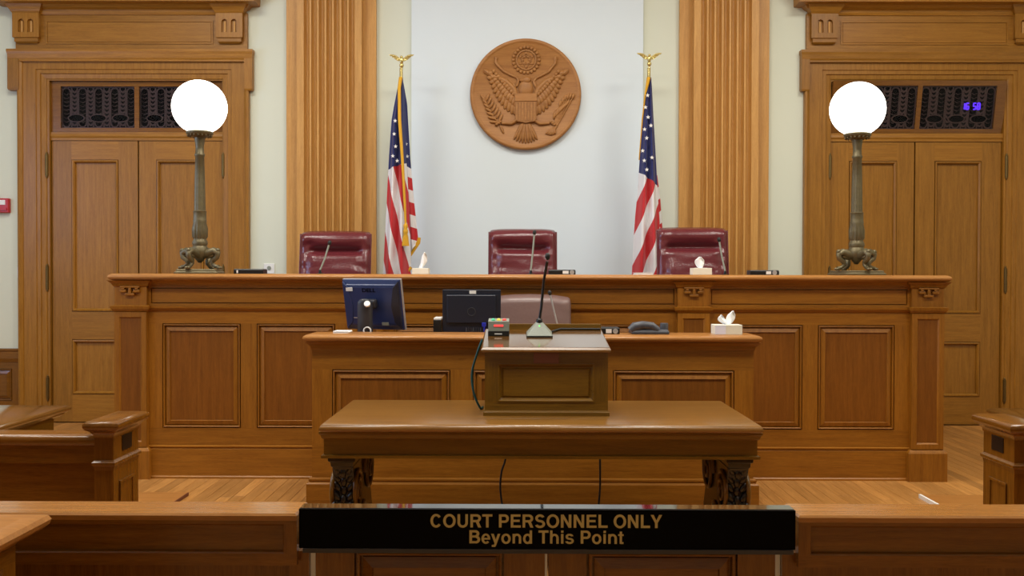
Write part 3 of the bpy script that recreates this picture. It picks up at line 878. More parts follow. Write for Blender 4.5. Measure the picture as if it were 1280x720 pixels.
rb.build('ribbon', 'carved', seal, smooth=60)
for s_ in (-1, 1):
    wg = MB()
    mirror = (lambda x_: x_) if s_ < 0 else (lambda x_: 724 - x_)
    # leading edge bone and three rows of feathers
    bone = [(100, 214), (140, 245), (190, 262), (240, 285), (285, 330), (300, 370)]
    wg.tube([sp_(mirror(x_), y_, .012) for x_, y_ in bone], [4 * SK, 9 * SK, 13 * SK, 16 * SK, 18 * SK, 16 * SK], 8)
    tips = [(96, 212), (118, 262), (134, 296), (148, 328), (160, 358), (174, 386), (190, 412), (208, 436), (228, 458), (250, 476), (274, 490), (292, 496)]
    for k, tp in enumerate(tips):
        u = k / (len(tips) - 1)
        rt = (150 + 150 * u, 246 + 150 * u)
        leafm(wg, (mirror(rt[0]), rt[1]), (mirror(tp[0]), tp[1]), 17, .017, .004)
        md_ = (rt[0] * .5 + tp[0] * .5, rt[1] * .5 + tp[1] * .5)
        rt2 = (rt[0] + 8, rt[1] - 8)
        leafm(wg, (mirror(rt2[0]), rt2[1]), (mirror(md_[0]), md_[1]), 17, .016, .014)
        qd = (rt[0] * .8 + tp[0] * .2 + 10, rt[1] * .8 + tp[1] * .2 - 14)
        leafm(wg, (mirror(rt2[0] + 14), rt2[1] - 16), (mirror(qd[0]), qd[1]), 14, .014, .022)
    wg.build('wing', 'carved', seal, smooth=60)
eg = MB()
eg.ell(sp_(362, 330, .008), (46 * SK, .03, 62 * SK)); eg.ell(sp_(366, 276, .014), (30 * SK, .026, 24 * SK))
eg.ell(sp_(338, 280, .018), (18 * SK, .016, 9 * SK))
for s_ in (-1, 1):
    eg.tube([sp_(360 + s_ * 10, 400, .0), sp_(360 + s_ * 50, 525, .01), sp_(360 + s_ * 90, 548, .012), sp_(360 + s_ * 150, 545, .008)], [14 * SK, 14 * SK, 11 * SK, 8 * SK], 8)
    for k in range(3): eg.ell(sp_(360 + s_ * (158 + 11 * k), 545 + 8 * (k - 1), .012), (12 * SK, .016, 9 * SK), None, 8, 6)
eg.build('eagle_body', 'carved', seal, smooth=60)
tl_ = MB()
for k in range(9):
    a = (k - 4) / 4 * .62
    leafm(tl_, (360 + 20 * math.sin(a), 530), (360 + 128 * math.sin(a), 545 + 128 * math.cos(a)), 12, .022 if k % 2 else .014, .004)
tl_.build('tail', 'carved', seal, smooth=60)
shp = [(296, 362), (427, 362), (428, 520), (415, 536), (385, 540), (362, 546), (338, 540), (308, 536), (295, 520)]
sh = MB()
sh.prism([(sp_(*p).x, sp_(*p).z) for p in shp], ys_ - .088, ys_ - .05)
so = sh.build('shield', 'carved', seal, bevel=.003)
a, b_ = sp_(294, 362), sp_(429, 411)
bx('shield_chief', 'capwood', so, a.x, b_.x, ys_ - .096, ys_ - .088, b_.z, a.z, bevel=.002)
for k in range(7):
    u0 = 299 + k * 18.4
    a, b_ = sp_(u0, 416), sp_(u0 + 12, 532)
    bx('shield_stripe', 'carved', so, a.x, b_.x, ys_ - .094, ys_ - .088, b_.z, a.z, bevel=.002)
ob = MB()
ob.tube([sp_(205, 552, .006), sp_(160, 510, .006), (sp_(125, 455, .006)), sp_(100, 395, .006)], 5 * SK, 6)
for k in range(7):
    u = k / 6; bx_, bz_ = 190 - 80 * u, 540 - 130 * u
    leafm(ob, (bx_, bz_), (bx_ - 55 + 25 * u, bz_ - 5 - 40 * u), 10, .013, .006)
    leafm(ob, (bx_, bz_), (bx_ + 28 - 5 * u, bz_ - 52), 10, .013, .006)
leafm(ob, (200, 556), (225, 610), 9, .01, .004)
ob.build('olive_branch', 'carved', seal, smooth=60)
am = MB()
for k in range(6):
    e = (575 + 16 * k, 400 - 6 * k + 3 * (k - 3) ** 2)
    am.tube([sp_(520 + 2 * k, 610, .004), sp_(*e, .006)], 4 * SK, 6)
    leafm(am, (e[0] - 4, e[1] + 14), (e[0] + 6, e[1] - 24), 9, .012, .008)
    leafm(am, (535 + 12 * k, 520 - 14 * k), (548 + 17 * k, 462 - 12 * k), 10, .013, .008)
    leafm(am, (535, 575), (482 + 13 * k, 612 + 10 * math.sin(k * .6)), 9, .012, .005)
am.build('arrow_bundle', 'carved', seal, smooth=60)

# ================================================================== FLAGS
YF = 9.2
def star_mesh(m_, c, r_, y):
    pts = []
    for k in range(10):
        rr = r_ if k % 2 == 0 else r_ * .42
        a = PI / 2 + PI * k / 5
        pts.append((c.x + rr * math.cos(a), c.z + rr * math.sin(a)))
    m_.prism(pts, y - .003, y + .003)
def interp(tab_, y):
    for (a, b_) in zip(tab_[:-1], tab_[1:]):
        if a[0] <= y <= b_[0]:
            u = (y - a[0]) / (b_[0] - a[0]); return [p + (q_ - p) * u for p, q_ in zip(a[1:], b_[1:])]
    return list(tab_[-1][1:]) if y > tab_[-1][0] else list(tab_[0][1:])
def lobe(name, parent, rows, y0, y1, Yc, depth, stripe, canton, ph, bottom=None, amp=.5, cuty=None):
    nv, nu = 70, 56
    m_ = MB(); st = []; ca = []
    def fn(u, v):
        py = y0 + (y1 - y0) * v
        xl, xr = interp(rows, py)
        a = 2 * PI * u
        cxp, hw = (xl + xr) / 2, (xr - xl) / 2
        ca_, sa_ = math.cos(a), math.sin(a)
        px = cxp + hw * ca_
        pyy = py
        if cuty: pyy = min(py, cuty(px)) if v > .0 else py
        d = depth * (hw / 17) * sa_
        fold = amp * depth * (hw / 17) * math.sin(7 * ca_ + ph + 1.2 * v) * (1 if sa_ < 0 else .4)
        Y_ = Yc + d + fold * abs(sa_)
        st.append(stripe(px, pyy)); ca.append(canton(px, pyy))
        return tuple(PT(px, pyy, Y_ * 0 + Yc) + Vector((0, Y_ - Yc, 0)))
    m_.grid(fn, nu, nv, wrap=True)
    n0 = len(m_.v)
    off = Vector((0, 0, 0)); p = parent
    while p: off += p.location; p = p.parent
    me = bpy.data.meshes.new(name)
    me.from_pydata([tuple(v - off) for v in m_.v], [], m_.f)
    for nm, vals in (('stripe', st), ('canton', ca)):
        at = me.attributes.new(nm, 'FLOAT', 'POINT')
        for i, v in enumerate(vals): at.data[i].value = v
    me.shade_smooth()
    me.materials.append(MATS['flag_cloth'])
    o = bpy.data.objects.new(name, me); C.objects.link(o); o.parent = parent
    return o
def eagle(parent, px, top_py, Y):
    s = F / Y
    c = PT(px, top_py, Y)      # eagle head level
    u = 1 / s
    m_ = MB()
    m_.ell(c + Vector((0, 0, -3.5 * u)), (2.6 * u, 2.4 * u, 4.5 * u)); m_.ell(c + Vector((0, -1 * u, .3 * u)), (1.9 * u, 2.0 * u, 2.0 * u))
    m_.tube([c + Vector((0, -2 * u, .2 * u)), c + Vector((0, -4.2 * u, -.8 * u))], [1.0 * u, .2 * u], 6)
    eo = m_.build('eagle_finial', 'gold_polish', parent, smooth=60)
    for sg in (-1, 1):
        wm = MB()
        pts = [(1, -3), (3.5, -4.6), (6.5, -3.4), (9.5, -.8), (12.5, 1.6), (15.8, 3.6), (12, 3.9), (8, 3.2), (5, 1.4), (2.4, -.6)]
        q_ = [(c.x + sg * a * u, c.z + b_ * u) for a, b_ in pts]
        wm.prism(q_, Y - .8 * u, Y + .8 * u)
        for k in range(4):
            wm.tube([(c.x + sg * (3.5 + k * 1.2) * u, Y - 1.0 * u, c.z + (-1.8 + k * 1.0) * u), (c.x + sg * (5.5 + 3 * k) * u, Y - 1.0 * u, c.z + (-3.8 + 2.0 * k) * u)], .55 * u, 6)
        wm.build('wing', 'gold_polish', eo, bevel=.002)
    tm = MB()
    tm.lathe([(.6 * u, -7 * u), (2.4 * u, -8 * u), (2.8 * u, -10 * u), (2.2 * u, -12 * u), (1.0 * u, -13 * u), (1.6 * u, -14.5 * u), (1.5 * u, -25 * u)], c=tuple(c), n_=16)
    tm.build('ferrule', 'gold_polish', parent, smooth=50)
PLZ = .55
# first flag
fx = XP(501.5, YF, 100)
fl1 = thing('flag', (fx, YF, PLZ), 'draped stars and stripes flag with gold cord, tassel and eagle finial', 'flag')
MB().lathe([(.17, 0), (.17, .03), (.15, .05), (.05, .09), (.025, .11)], c=(fx, YF, PLZ), n_=28).build('base', 'gold_polish', fl1, smooth=50)
MB().tube([(fx, YF, PLZ + .1), (fx, YF, ZP(85, YF, 501))], .016, 12).build('pole', 'gold_polish', fl1, smooth=60)
eagle(fl1, 502, 72, YF)
lob = lobe('flag_cloth', fl1, [(97, 499, 503.5), (110, 497, 505), (130, 493, 506), (150, 489.5, 507), (200, 486, 508), (250, 483.5, 511), (300, 481, 513), (340, 479, 514), (400, 477, 516)], 97, 400, YF - .03, .12,
     lambda x_, y_: (((390 * (x_ - 470) - 90 * (y_ - 200)) / 400) - 1.0) / 9.8, lambda x_, y_: 212 - y_ - (x_ - 487) * .36, .6)
lobe('flag_fold', fl1, [(104, 501, 504.5), (130, 502, 509), (200, 502, 513), (250, 504, 517.5), (300, 505, 523), (320, 506, 525)], 104, 320, YF + .06, .08,
     lambda x_, y_: (y_ - 220.5 - (x_ - 507) * .3) / 15.3, lambda x_, y_: 207 - y_ + (x_ - 507) * .6, 2.0, cuty=lambda px: 318 - max(0, (px - 512)) * 1.45)
sm_ = MB()
for (sx, sy, ff) in ((494, 151, 0), (492.7, 167.5, 0), (494.5, 183, 0), (491, 195, 0), (496.5, 201, 0), (509, 195.5, 1), (507.5, 180, 1)):
    sm = MB(); star_mesh(sm, PT(sx, sy, YF - .15 if not ff else YF - .005), 2.6 / 131, (YF - .15) if not ff else YF - .005)
    sm.build('star', 'flag_white', fl1)
gd = MB()
gd.tube([PT(501, 97, YF - .06), PT(499, 110, YF - .09), PT(499.5, 150, YF - .16), PT(503, 200, YF - .19), PT(506, 255, YF - .19), PT(507, 280, YF - .19)], [.018, .016, .016, .014, .012, .01], 8)
co = gd.build('gold_cord', 'gold_cloth', fl1, smooth=60)
ts = MB(); tp = PT(507, 279, YF - .19); u = 1 / 131
ts.lathe([(1.0 * u, 0), (2.6 * u, -2 * u), (2.8 * u, -5 * u), (2.0 * u, -7 * u), (3.0 * u, -9 * u), (3.0 * u, -12 * u), (2.4 * u, -13 * u), (3.4 * u, -17 * u), (4.4 * u, -26 * u), (4.6 * u, -28 * u)], c=tuple(tp), n_=24, flute=(-30 * u, -13.5 * u, 12, .18))
ts.build('tassel', 'gold_cloth', co, smooth=50)
fg = MB()
fg.tube([PT(523.5, 297, YF + .05), PT(523, 303, YF + .045), PT(517.5, 311, YF + .04), PT(512, 319, YF + .035)], .02, 8, flat=.4)
fg.build('gold_fringe', 'gold_cloth', fl1, smooth=60)
fg = MB()
fg.tube([PT(506, 336, YF - .06), PT(511, 338, YF - .06), PT(514, 334, YF - .05)], .016, 8, flat=.5)
fg.build('gold_fringe', 'gold_cloth', fl1, smooth=60)
# second flag
fx = XP(811, YF, 100)
fl2 = thing('flag', (fx, YF, PLZ), 'draped stars and stripes flag partly behind a burgundy chair, no tassel showing', 'flag')
MB().lathe([(.17, 0), (.17, .03), (.15, .05), (.05, .09), (.025, .11)], c=(fx, YF, PLZ), n_=28).build('base', 'gold_polish', fl2, smooth=50)
MB().tube([(fx, YF, PLZ + .1), (fx, YF, ZP(85, YF, 811))], .016, 12).build('pole', 'gold_polish', fl2, smooth=60)
eagle(fl2, 811.5, 70, YF)
lobe('flag_cloth', fl2, [(97, 808.5, 814), (110, 807, 815), (150, 803.5, 817), (200, 799.5, 820), (240, 797, 822), (270, 794, 824), (300, 792, 826), (340, 790, 829), (400, 788, 832)], 97, 400, YF - .03, .12,
     lambda x_, y_: ((180 * (x_ - 780) + 75 * (y_ - 140)) / 195 - 57.8) / 12.8, lambda x_, y_: 217 - y_ + (x_ - 800) * .72, 1.4)
lobe('flag_fold', fl2, [(190, 815, 818), (215, 815, 821), (250, 815, 825.5), (300, 815, 829), (400, 815, 831)], 190, 400, YF + .05, .07,
     lambda x_, y_: (y_ - 220 + (x_ - 820) * .8) / 16.0, lambda x_, y_: -1.0, .3, amp=.15)
for (sx, sy) in ((810.4, 118), (807.7, 133), (811, 145.4), (813.6, 157), (805.7, 161.6), (808.3, 172.6), (803.3, 188.5), (815, 197), (805.3, 200.7), (808.5, 212)):
    sm = MB(); star_mesh(sm, PT(sx, sy, YF - .15), 2.7 / 131, YF - .15 if sy > 150 else YF - .1); sm.build('star', 'flag_white', fl2)
gd = MB()
gd.tube([PT(811, 97, YF - .06), PT(809.5, 104, YF - .07), PT(806.5, 118, YF - .06), PT(803, 150, YF - .03), PT(799, 200, YF - .03)], [.018, .016, .008, .007, .006], 8)
gd.build('gold_fringe', 'gold_cloth', fl2, smooth=60)

# ================================================================== CHAIRS
def chair_back(hw, zb, zt, yb, headroll=True, wr=.006, seed=0):
    """closed, padded backrest; front faces -Y"""
    nu, nv = 72, 60
    def fn(u, v):
        a = 2 * PI * u
        z = zb + (zt - zb) * v
        cu, su = math.cos(a), math.sin(a)
        x_ = hw * math.copysign(abs(cu) ** .32, cu)
        yy_ = math.copysign(abs(su) ** .45, su)
        edge = 1.0
        # close at the ends with a rounded roll
        e = min(v, 1 - v) * (zt - zb)
        rr = .055
        if e < rr: edge = math.sqrt(max(0, 1 - ((rr - e) / rr) ** 2))
        d = zt - z; xr = abs(x_) / hw
        front = .075
        if headroll:
            up = math.exp(-((d - .07) / .06) ** 2)
            mid = max(0, min(1, (0.80 - xr) / .16))
            hollow = math.exp(-((d - .182) / .028) ** 2) * mid
            low = 1 / (1 + math.exp(-(d - .212) / .006))
            front += .03 * up - .05 * hollow + .035 * low * (.4 + .6 * mid)
            front += .012 * math.exp(-((xr - .88) / .06) ** 2)
        else:
            front += .02 * (1 - xr * xr)
        sc_ = 1.0
        if not headroll: sc_ = 1 - .0 * v
        y_ = (-front if yy_ < 0 else .05) * abs(yy_) * edge
        wn = noise.noise(Vector((x_ * 9 + seed * 7, z * 16, 3.1 + seed))) * wr + noise.noise(Vector((x_ * 24, z * 7 + seed, 9.2))) * wr * .6
        if yy_ < 0: y_ += wn * edge
        zz = z
        if not headroll:
            zz = z + .0 * x_ + (.022 * (1 - xr ** 2.5)) * v
        else:
            zz = z - (.012 * xr ** 6) * v
        lean = .18 * (z - zb)
        x2 = x_ * (1 - (1 - edge) * .06)
        return (x2, yb + y_ + lean, zz)
    return MB().grid(fn, nu, nv, wrap=True)
def make_chair(loc, rz, mat, headroll, hw, H, label, group=None, seed=0, narm=True):
    t = thing('leather_chair', loc, label, 'chair', group)
    bk = chair_back(hw, .50, H, .19, headroll, .012 if headroll else .002, seed)
    # caps
    q_ = 72; nv = 60
    bk.f.append(tuple(range(q_))); bk.f.append(tuple(range(nv * q_ + q_ - 1, nv * q_ - 1, -1)))
    bk.build('backrest', mat, t, world=False, smooth=70)
    if headroll:   # welt along both edges
        for s_ in (-1, 1):
            MB().tube([(s_ * hw * 1.0, .19 + .18 * (z - .5) - .045, z) for z in [.52 + (H - .55) * k / 12 for k in range(13)]], .007, 8).build('piping', mat, t, world=False, smooth=60)
    st = MB().stack(-.27, .27, -.33, .2, [(-.05, .42), (0, .44), (.01, .48), (0, .52), (-.06, .545)]); st.build('seat', mat, t, world=False, smooth=80)
    for s_ in (-1, 1):
        MB().stack(s_ * .33 - .035, s_ * .33 + .035, -.26, .2, [(-.015, .65), (0, .66), (0, .69), (-.02, .705)]).build('armrest', mat, t, world=False, smooth=80)
        MB().tube([(s_ * .27, -.02, .46), (s_ * .33, -.02, .5), (s_ * .33, -.02, .66)], .02, 8).build('arm_support', 'blackwood', t, world=False, smooth=60)
    MB().lathe([(.03, .1), (.03, .3), (.045, .3), (.045, .40), (.12, .42), (.12, .44)], n_=20).build('column', 'black_plastic', t, world=False, smooth=40)
    for k in range(5):
        a = 2 * PI * k / 5 + .3
        lg = MB().tube([(0, 0, .12), (.16 * math.cos(a), .16 * math.sin(a), .105), (.30 * math.cos(a), .30 * math.sin(a), .075)], [.035, .03, .02], 8).build('leg', 'blackwood', t, world=False, smooth=60)
        c_ = (.30 * math.cos(a), .30 * math.sin(a), .03)
        MB().lathe([(.02, -.015), (.03, -.01), (.03, .01), (.02, .015)], n_=16, tf=lambda x_, y_, z_: (c_[0] + z_, c_[1] + y_, c_[2] + x_)).build('caster', 'black_plastic', lg, world=False, smooth=50)
    t.rotation_euler[2] = rz
    return t
YC = 8.3
def chair_at(pxl, pxr, pytop, label, rz, seed):
    # chair stands on the platform, its back about YC
    yb = YC + .19 + .13
    xl, xr = XP(pxl, yb), XP(pxr, yb)
    H = ZP(pytop, yb, (pxl + pxr) / 2) - PLZ
    make_chair(((xl + xr) / 2, YC, PLZ), rz, 'burgundy', True, (xr - xl) / 2, H, label, 'judges chairs', seed)
chair_at(378.5, 465.5, 288.5, 'burgundy leather high-back chair before the pilaster, beside the flag with gold tassel', .03, 0)
chair_at(611.5, 695, 286, 'burgundy leather high-back chair behind the bench directly under the carved seal', 0, 3)
chair_at(819.5, 906.5, 284, 'burgundy leather high-back chair with a tissue box on the bench before it', -.03, 6)
yb = 6.62
xl, xr = XP(612, 6.85, 385), XP(714, 6.85, 385)
make_chair(((xl + xr) / 2, yb, .2), 0, 'taupe_leather', False, (xr - xl) / 2, ZP(371.5, 6.9, 660) - .2, 'taupe leather office chair between the clerk desk and the bench')

# ================================================================== LAMPS
def lamp(px, label):
    Y = 7.36; s = F / Y; u = 1 / s
    xc = XP(px, Y); z0 = zc1
    gz = ZP(134 if px < 600 else 136.5, Y, px)
    t = thing('globe_lamp', (xc, Y, z0), label, 'lamp', 'bench globe lamps')
    m_ = MB(); m_.ell((xc, Y, gz), (33.5 * u, 33.5 * u, 33.5 * u), None, 40, 24)
    m_.build('globe', 'globe_glass', t, smooth=80)
    zt = gz - 31 * u
    cm = MB()
    cm.lathe([(5 * u, -8 * u), (9 * u, -6 * u), (15 * u, -4 * u), (16.5 * u, -2 * u), (16.5 * u, 0), (14 * u, 1.5 * u), (10 * u, 1.0 * u)], c=(xc, Y, zt), n_=36)
    for k in range(18):
        a = 2 * PI * k / 18
        cm.ell((xc + 14 * u * math.cos(a), Y + 14 * u * math.sin(a), zt - 4.5 * u), (1.5 * u, 1.5 * u, 2 * u), None, 6, 5)
    cm.build('globe_holder', 'bronze', t, smooth=50)
    hb = (zt - 7 * u) - z0       # height of column top above bench
    hp = hb / u
    def zz(f_): return f_ * hb
    MB().lathe([(7.6 * u, zz(.36)), (7.0 * u, zz(.45)), (6.2 * u, zz(.70)), (5.4 * u, zz(.86)), (6.2 * u, zz(.865)), (6.2 * u, zz(.88)), (5.4 * u, zz(.885)), (5.0 * u, zz(.93)), (6.5 * u, zz(1.0))],
               c=(xc, Y, z0), n_=64, flute=(zz(.37), zz(.85), 14, .10)).build('column', 'bronze', t, smooth=50)
    MB().lathe([(8.0 * u, zz(.20)), (9.5 * u, zz(.22)), (9.0 * u, zz(.24)), (7.6 * u, zz(.255)), (9.5 * u, zz(.27)), (9.7 * u, zz(.33)), (8.0 * u, zz(.375)), (8.4 * u, zz(.39)), (7.8 * u, zz(.40)), (7.8 * u, zz(.455)), (8.2 * u, zz(.46)), (7.0 * u, zz(.465))],
               c=(xc, Y, z0), n_=64, flute=(zz(.265), zz(.372), 14, .14)).build('leaf_cup', 'bronze', t, smooth=50)
    MB().lathe([(2 * u, zz(.08)), (6 * u, zz(.11)), (10 * u, zz(.14)), (11 * u, zz(.17)), (9 * u, zz(.20)), (8 * u, zz(.21))], c=(xc, Y, z0), n_=32).build('boss', 'bronze', t, smooth=60)
    for k in range(4):
        a = 2 * PI * k / 4 + R(-14 if px < 600 else -166)
        ca_, sa_ = math.cos(a), math.sin(a)
        def q_(r_, h): return (xc + r_ * u * ca_, Y + r_ * u * sa_, z0 + (h + 1.6) * u)
        lm = MB()
        lm.tube([q_(4, 22), q_(12, 24), q_(20, 27), q_(25, 24), q_(24, 19), q_(18, 15), q_(17, 11), q_(21, 8), q_(26, 6.5)], [5 * u, 5.5 * u, 4.5 * u, 3.6 * u, 3.2 * u, 3.4 * u, 2.6 * u, 2.2 * u, 2.6 * u], 10)
        lm.ell(q_(25, 27.5), (3 * u, 3 * u, 3 * u))
        for s_ in (-1, 0, 1):
            b0 = q_(25, 6.5); off = Vector((-sa_, ca_, 0)) * s_ * 2 * u
            lm.ell(Vector(q_(28.0 - abs(s_), 6.0)) + off, (3.0 * u, 1.6 * u, 1.8 * u), Matrix.Rotation(a, 3, 'Z'), 8, 6)
        # wing on the haunch
        lm.ell(q_(13, 22), (8 * u, 3 * u, 4.5 * u), Matrix.Rotation(a, 3, 'Z'), 10, 8)
        lm.build('paw_leg', 'bronze', t, smooth=70)
    pm = MB()
    for k in range(1):
        pm.stack(xc - 24 * u, xc + 24 * u, Y - 24 * u, Y + 24 * u, [(2 * u, 0), (2 * u, 2 * u), (0, 3 * u), (0, 5 * u), (-1 * u, 5.8 * u)],
                 tf=lambda x_, y_, z_: (xc + (x_ - xc) * math.cos(.12) - (y_ - Y) * math.sin(.12), Y + (x_ - xc) * math.sin(.12) + (y_ - Y) * math.cos(.12), z0 + z_))
    pm.build('plinth', 'bronze', t, bevel=.003)
    return t
lamp(250, 'bronze lamp with glowing white globe before the doors beside the red fire alarm')
lamp(1070.5, 'bronze lamp with glowing white globe before the doors with reflected violet clock digits')

# ================================================================== MICROPHONES, TISSUES, BOXES
def goose_mic(label, base, pts, r=.0055, head=.014, mat='phone_grey'):
    t = thing('gooseneck_microphone', base, label, 'microphone')
    b = Vector(base)
    MB().lathe([(.03, 0), (.03, .004), (.012, .007), (.009, .03)], c=tuple(b), n_=20).build('base', 'black_plastic', t, smooth=50)
    MB().tube([b + Vector((0, 0, .03))] + [Vector(p) for p in pts], r, 10).build('neck', mat, t, smooth=60)
    e = Vector(pts[-1]); d = (Vector(pts[-1]) - Vector(pts[-2])).normalized()
    q_ = Vector((0, 0, 1)).rotation_difference(d).to_matrix()
    MB().ell(e + d * head * .6, (head, head, head * 1.4), q_, 14, 10).build('foam_head', 'black_rubber', t, smooth=80)
    return t
Ym = 7.5
def mic(px0, px1, py1, label, lean=0):
    b = Vector((XP(px0, Ym), Ym, zc1))
    e = PT(px1, py1, Ym + .04)
    mid = b.lerp(e, .5) + Vector((0, .004, 0))
    goose_mic(label, tuple(b), [tuple(mid), tuple(e)], .007, .015, 'device_grey')
mic(400, 411.5, 305, 'thin gooseneck microphone before the burgundy chair next to the tasselled flag')
mic(663.5, 668, 292, 'thin gooseneck microphone before the burgundy chair under the seal')
mic(906.5, 899, 301, 'thin gooseneck microphone at the edge of the chair behind the tissue box')
b = Vector((XP(705, 6.42, 405), 6.45, .98)); e = PT(687.5, 367.5, 6.45)
goose_mic('thin gooseneck microphone on the clerk desk before the taupe chair', tuple(b), [tuple(b.lerp(e, .5)), tuple(e)], .006, .013, 'silver')

def tissue_box(px0, px1, pyb, pyt, tops, Y, z, label, two=False):
    x0, x1 = XP(px0, Y, pyb), XP(px1, Y, pyb); h = (pyb - pyt) * Y / F
    t = thing('tissue_box', ((x0 + x1) / 2, Y + .06, z), label, 'tissue box', 'tissue boxes')
    dpt = .12
    bx('carton', 'tissue_carton', t, x0, x1, Y, Y + dpt, z, z + h, bevel=.002)
    if two: bx('label_patch', 'tissue_pale', t, x0 + .001, x0 + (x1 - x0) * .4, Y - .0006, Y + .02, z + .002, z + h - .002)
    bx('slot', 'paper', t, x0 + (x1 - x0) * .2, x0 + (x1 - x0) * .8, Y + .035, Y + .085, z + h - .001, z + h + .0015)
    s = Y / F
    for (dx0, w0, dx1, dy1, w1) in tops:
        cx = (x0 + x1) / 2; zt = z + h
        def fn(u, v):
            wv = (w0 + (w1 - w0) * v) * (1 + .9 * math.sin(PI * min(1, v * 1.1)) * .8) * (1 - max(0, v - .75) * 2.6)
            xx = (dx0 + (dx1 - dx0) * (v + .18 * math.sin(v * 4))) + (u - .5) * wv
            return (cx + xx * s, Y + .06 + .02 * math.sin(u * 6 + v * 4) + .01 * v, zt + dy1 * s * v - (.006 if v == 0 else 0) + .002 * math.sin(u * 9))
        g = MB().grid(fn, 14, 14)
        o = g.build('tissue', 'paper', t, smooth=180)
        sd = o.modifiers.new('thick', 'SOLIDIFY'); sd.thickness = .002
    return t
tissue_box(515, 535.5, 341, 333.5, [(-1, 4, 6, 20, 5)], 7.42, zc1, 'pale tissue box on the bench beside the tasselled flag')
tissue_box(866, 890, 341.5, 333, [(-1, 5, -1, 14, 9)], 7.1, zc1, 'cream tissue box on the bench before a burgundy chair')
tissue_box(893.5, 928, 420.5, 408.5, [(0, 6, -8, 12, 5), (1, 6, 9, 17, 7)], 5.98, dt, 'white and cream tissue box on the clerk desk counter', True)

def ctl_box(px0, px1, Y, z, h, label, labels):
    x0, x1 = XP(px0, Y), XP(px1, Y)
    t = thing('control_box', ((x0 + x1) / 2, Y + .06, z), label, 'control box', 'microphone control boxes')
    MB().stack(x0, x1, Y, Y + .12, [(0, z), (0, z + h - .008), (-.004, z + h)]).build('case', 'black_plastic', t, bevel=.002)
    for (u0, u1, kind) in labels:
        a, b_ = x0 + (x1 - x0) * u0, x0 + (x1 - x0) * u1
        if kind == 'l': bx('sticker', 'sticker', t, a, b_, Y - .002, Y + .003, z + h * .15, z + h * .75)
        else: MB().lathe([((b_ - a) / 2, -.006), ((b_ - a) / 2, .01)], n_=20, tf=lambda x_, y_, z_: ((a + b_) / 2 + x_, Y - .004 + z_ * .5, z + h * .45 + y_)).build('dial', 'silver', t)
    return t
ctl_box(292, 329, 7.3, zc1, .037, 'black control box on the bench beside the lamp and white wall plate', [(.1, .15, 'l')])
ctl_box(686, 719.5, 7.3, zc1, .037, 'black control box on the bench beside the chair under the seal', [(.52, .74, 'l'), (.78, .95, 'd')])
ctl_box(938, 974, 7.3, zc1, .037, 'black control box on the bench between fluted pilaster and lamp', [(.55, .72, 'l'), (.76, .92, 'd')])
ctl_box(748, 775, 6.0, dt, .042, 'black control box on the clerk desk between lectern and telephone', [(.36, .62, 'l'), (.68, .92, 'd')])
def papers(px0, px1, Y0, Y1, z, h, label):
    x0, x1 = XP(px0, Y0), XP(px1, Y0)
    t = thing('paper_stack', ((x0 + x1) / 2, (Y0 + Y1) / 2, z), label, 'papers')
    for k in range(4):
        o = .003 * ((k * 7) % 3)
        bx('sheet', 'paper', t, x0 + o, x1 - .004 + o, Y0 + o, Y1 - o, z + h * k / 4, z + h * (k + 1) / 4 - .0004)
papers(795, 816, 7.3, 7.5, zc1, .016, 'low stack of white paper on the bench below the flag')
papers(416, 436, 6.02, 6.16, dt, .012, 'white papers on the clerk desk counter behind the monitor')

# ================================================================== MONITORS
def rot_e(rx, ry, rz): return (Matrix.Rotation(rz, 3, 'Z') @ Matrix.Rotation(rx, 3, 'X') @ Matrix.Rotation(ry, 3, 'Y'))
# monitor A, tilted, silver edged
Ya = 6.42
cA = PT(467.5, 380.5, Ya); mw, mh = .425, .352
t = thing('computer_monitor', (cA.x, Ya, .98), 'dark monitor with blue daylight in its colour, silver edge and round hinge button, seen from behind', 'monitor')
RA = rot_e(R(14), 0, R(-17))
base = Vector((cA.x, Ya, .98))
def tfa(x_, y_, z_): return tuple(cA + RA @ Vector((x_, y_, z_)))
MB().box(-mw / 2, mw / 2, 0, .022, -mh / 2, mh / 2, tfa).build('bezel', 'silver', t, bevel=.004)
MB().box(-mw / 2 + .015, mw / 2 - .015, .022, .024, -mh / 2 + .015, mh / 2 - .02, tfa).build('screen', 'screen', t)
MB().rings(-mw / 2 + .003, mw / 2 - .005, -mh / 2 + .003, mh / 2 - .003, [(0, 0), (0, -.008), (.03, -.02), (.032, -.026), (.05, -.03)], tf=tfa).build('back_shell', 'monitor_daylit', t, bevel=.003)
for s_ in (-1, 1):
    pts = [(s_ * (mw / 2 - .012), -mh / 2 + .012), (s_ * (mw / 2 - .012), mh / 2 - .012), (s_ * (mw / 2 - .05), mh / 2 - .05), (s_ * (mw / 2 - .075), 0.0), (s_ * (mw / 2 - .06), -mh / 2 + .06)]
    MB().prism(pts, -.034, -.012, 'y', tfa).build('side_cheek', 'monitor_daylit' if s_ < 0 else 'monitor_black', t, bevel=.004)  # left cheek gets the bluer copy, painted as lit by the window
nx = XP(457, Ya - .1, 390)
ztop_ = ZP(378, Ya - .1, 457)
MB().box(-.06, .045, -.085, -.028, -.01, .05, tfa).build('hinge_arm', 'monitor_grey', t, bevel=.014)
MB().lathe([(.046, 0), (.05, .01), (.05, ztop_ - .99 - .02), (.047, ztop_ - .99), (.036, ztop_ - .99 + .012), (.001, ztop_ - .99 + .018)], n_=32, tf=lambda x_, y_, z_: (nx + x_, Ya - .1 + y_ * .75 - .10 * (z_ / (ztop_ - .99) - .0) * .3, .99 + z_ + (-.35 * y_ if z_ > .1 else 0))).build('neck', 'monitor_grey', t, smooth=50)
hb_ = PT(459, 380, Ya - .175)
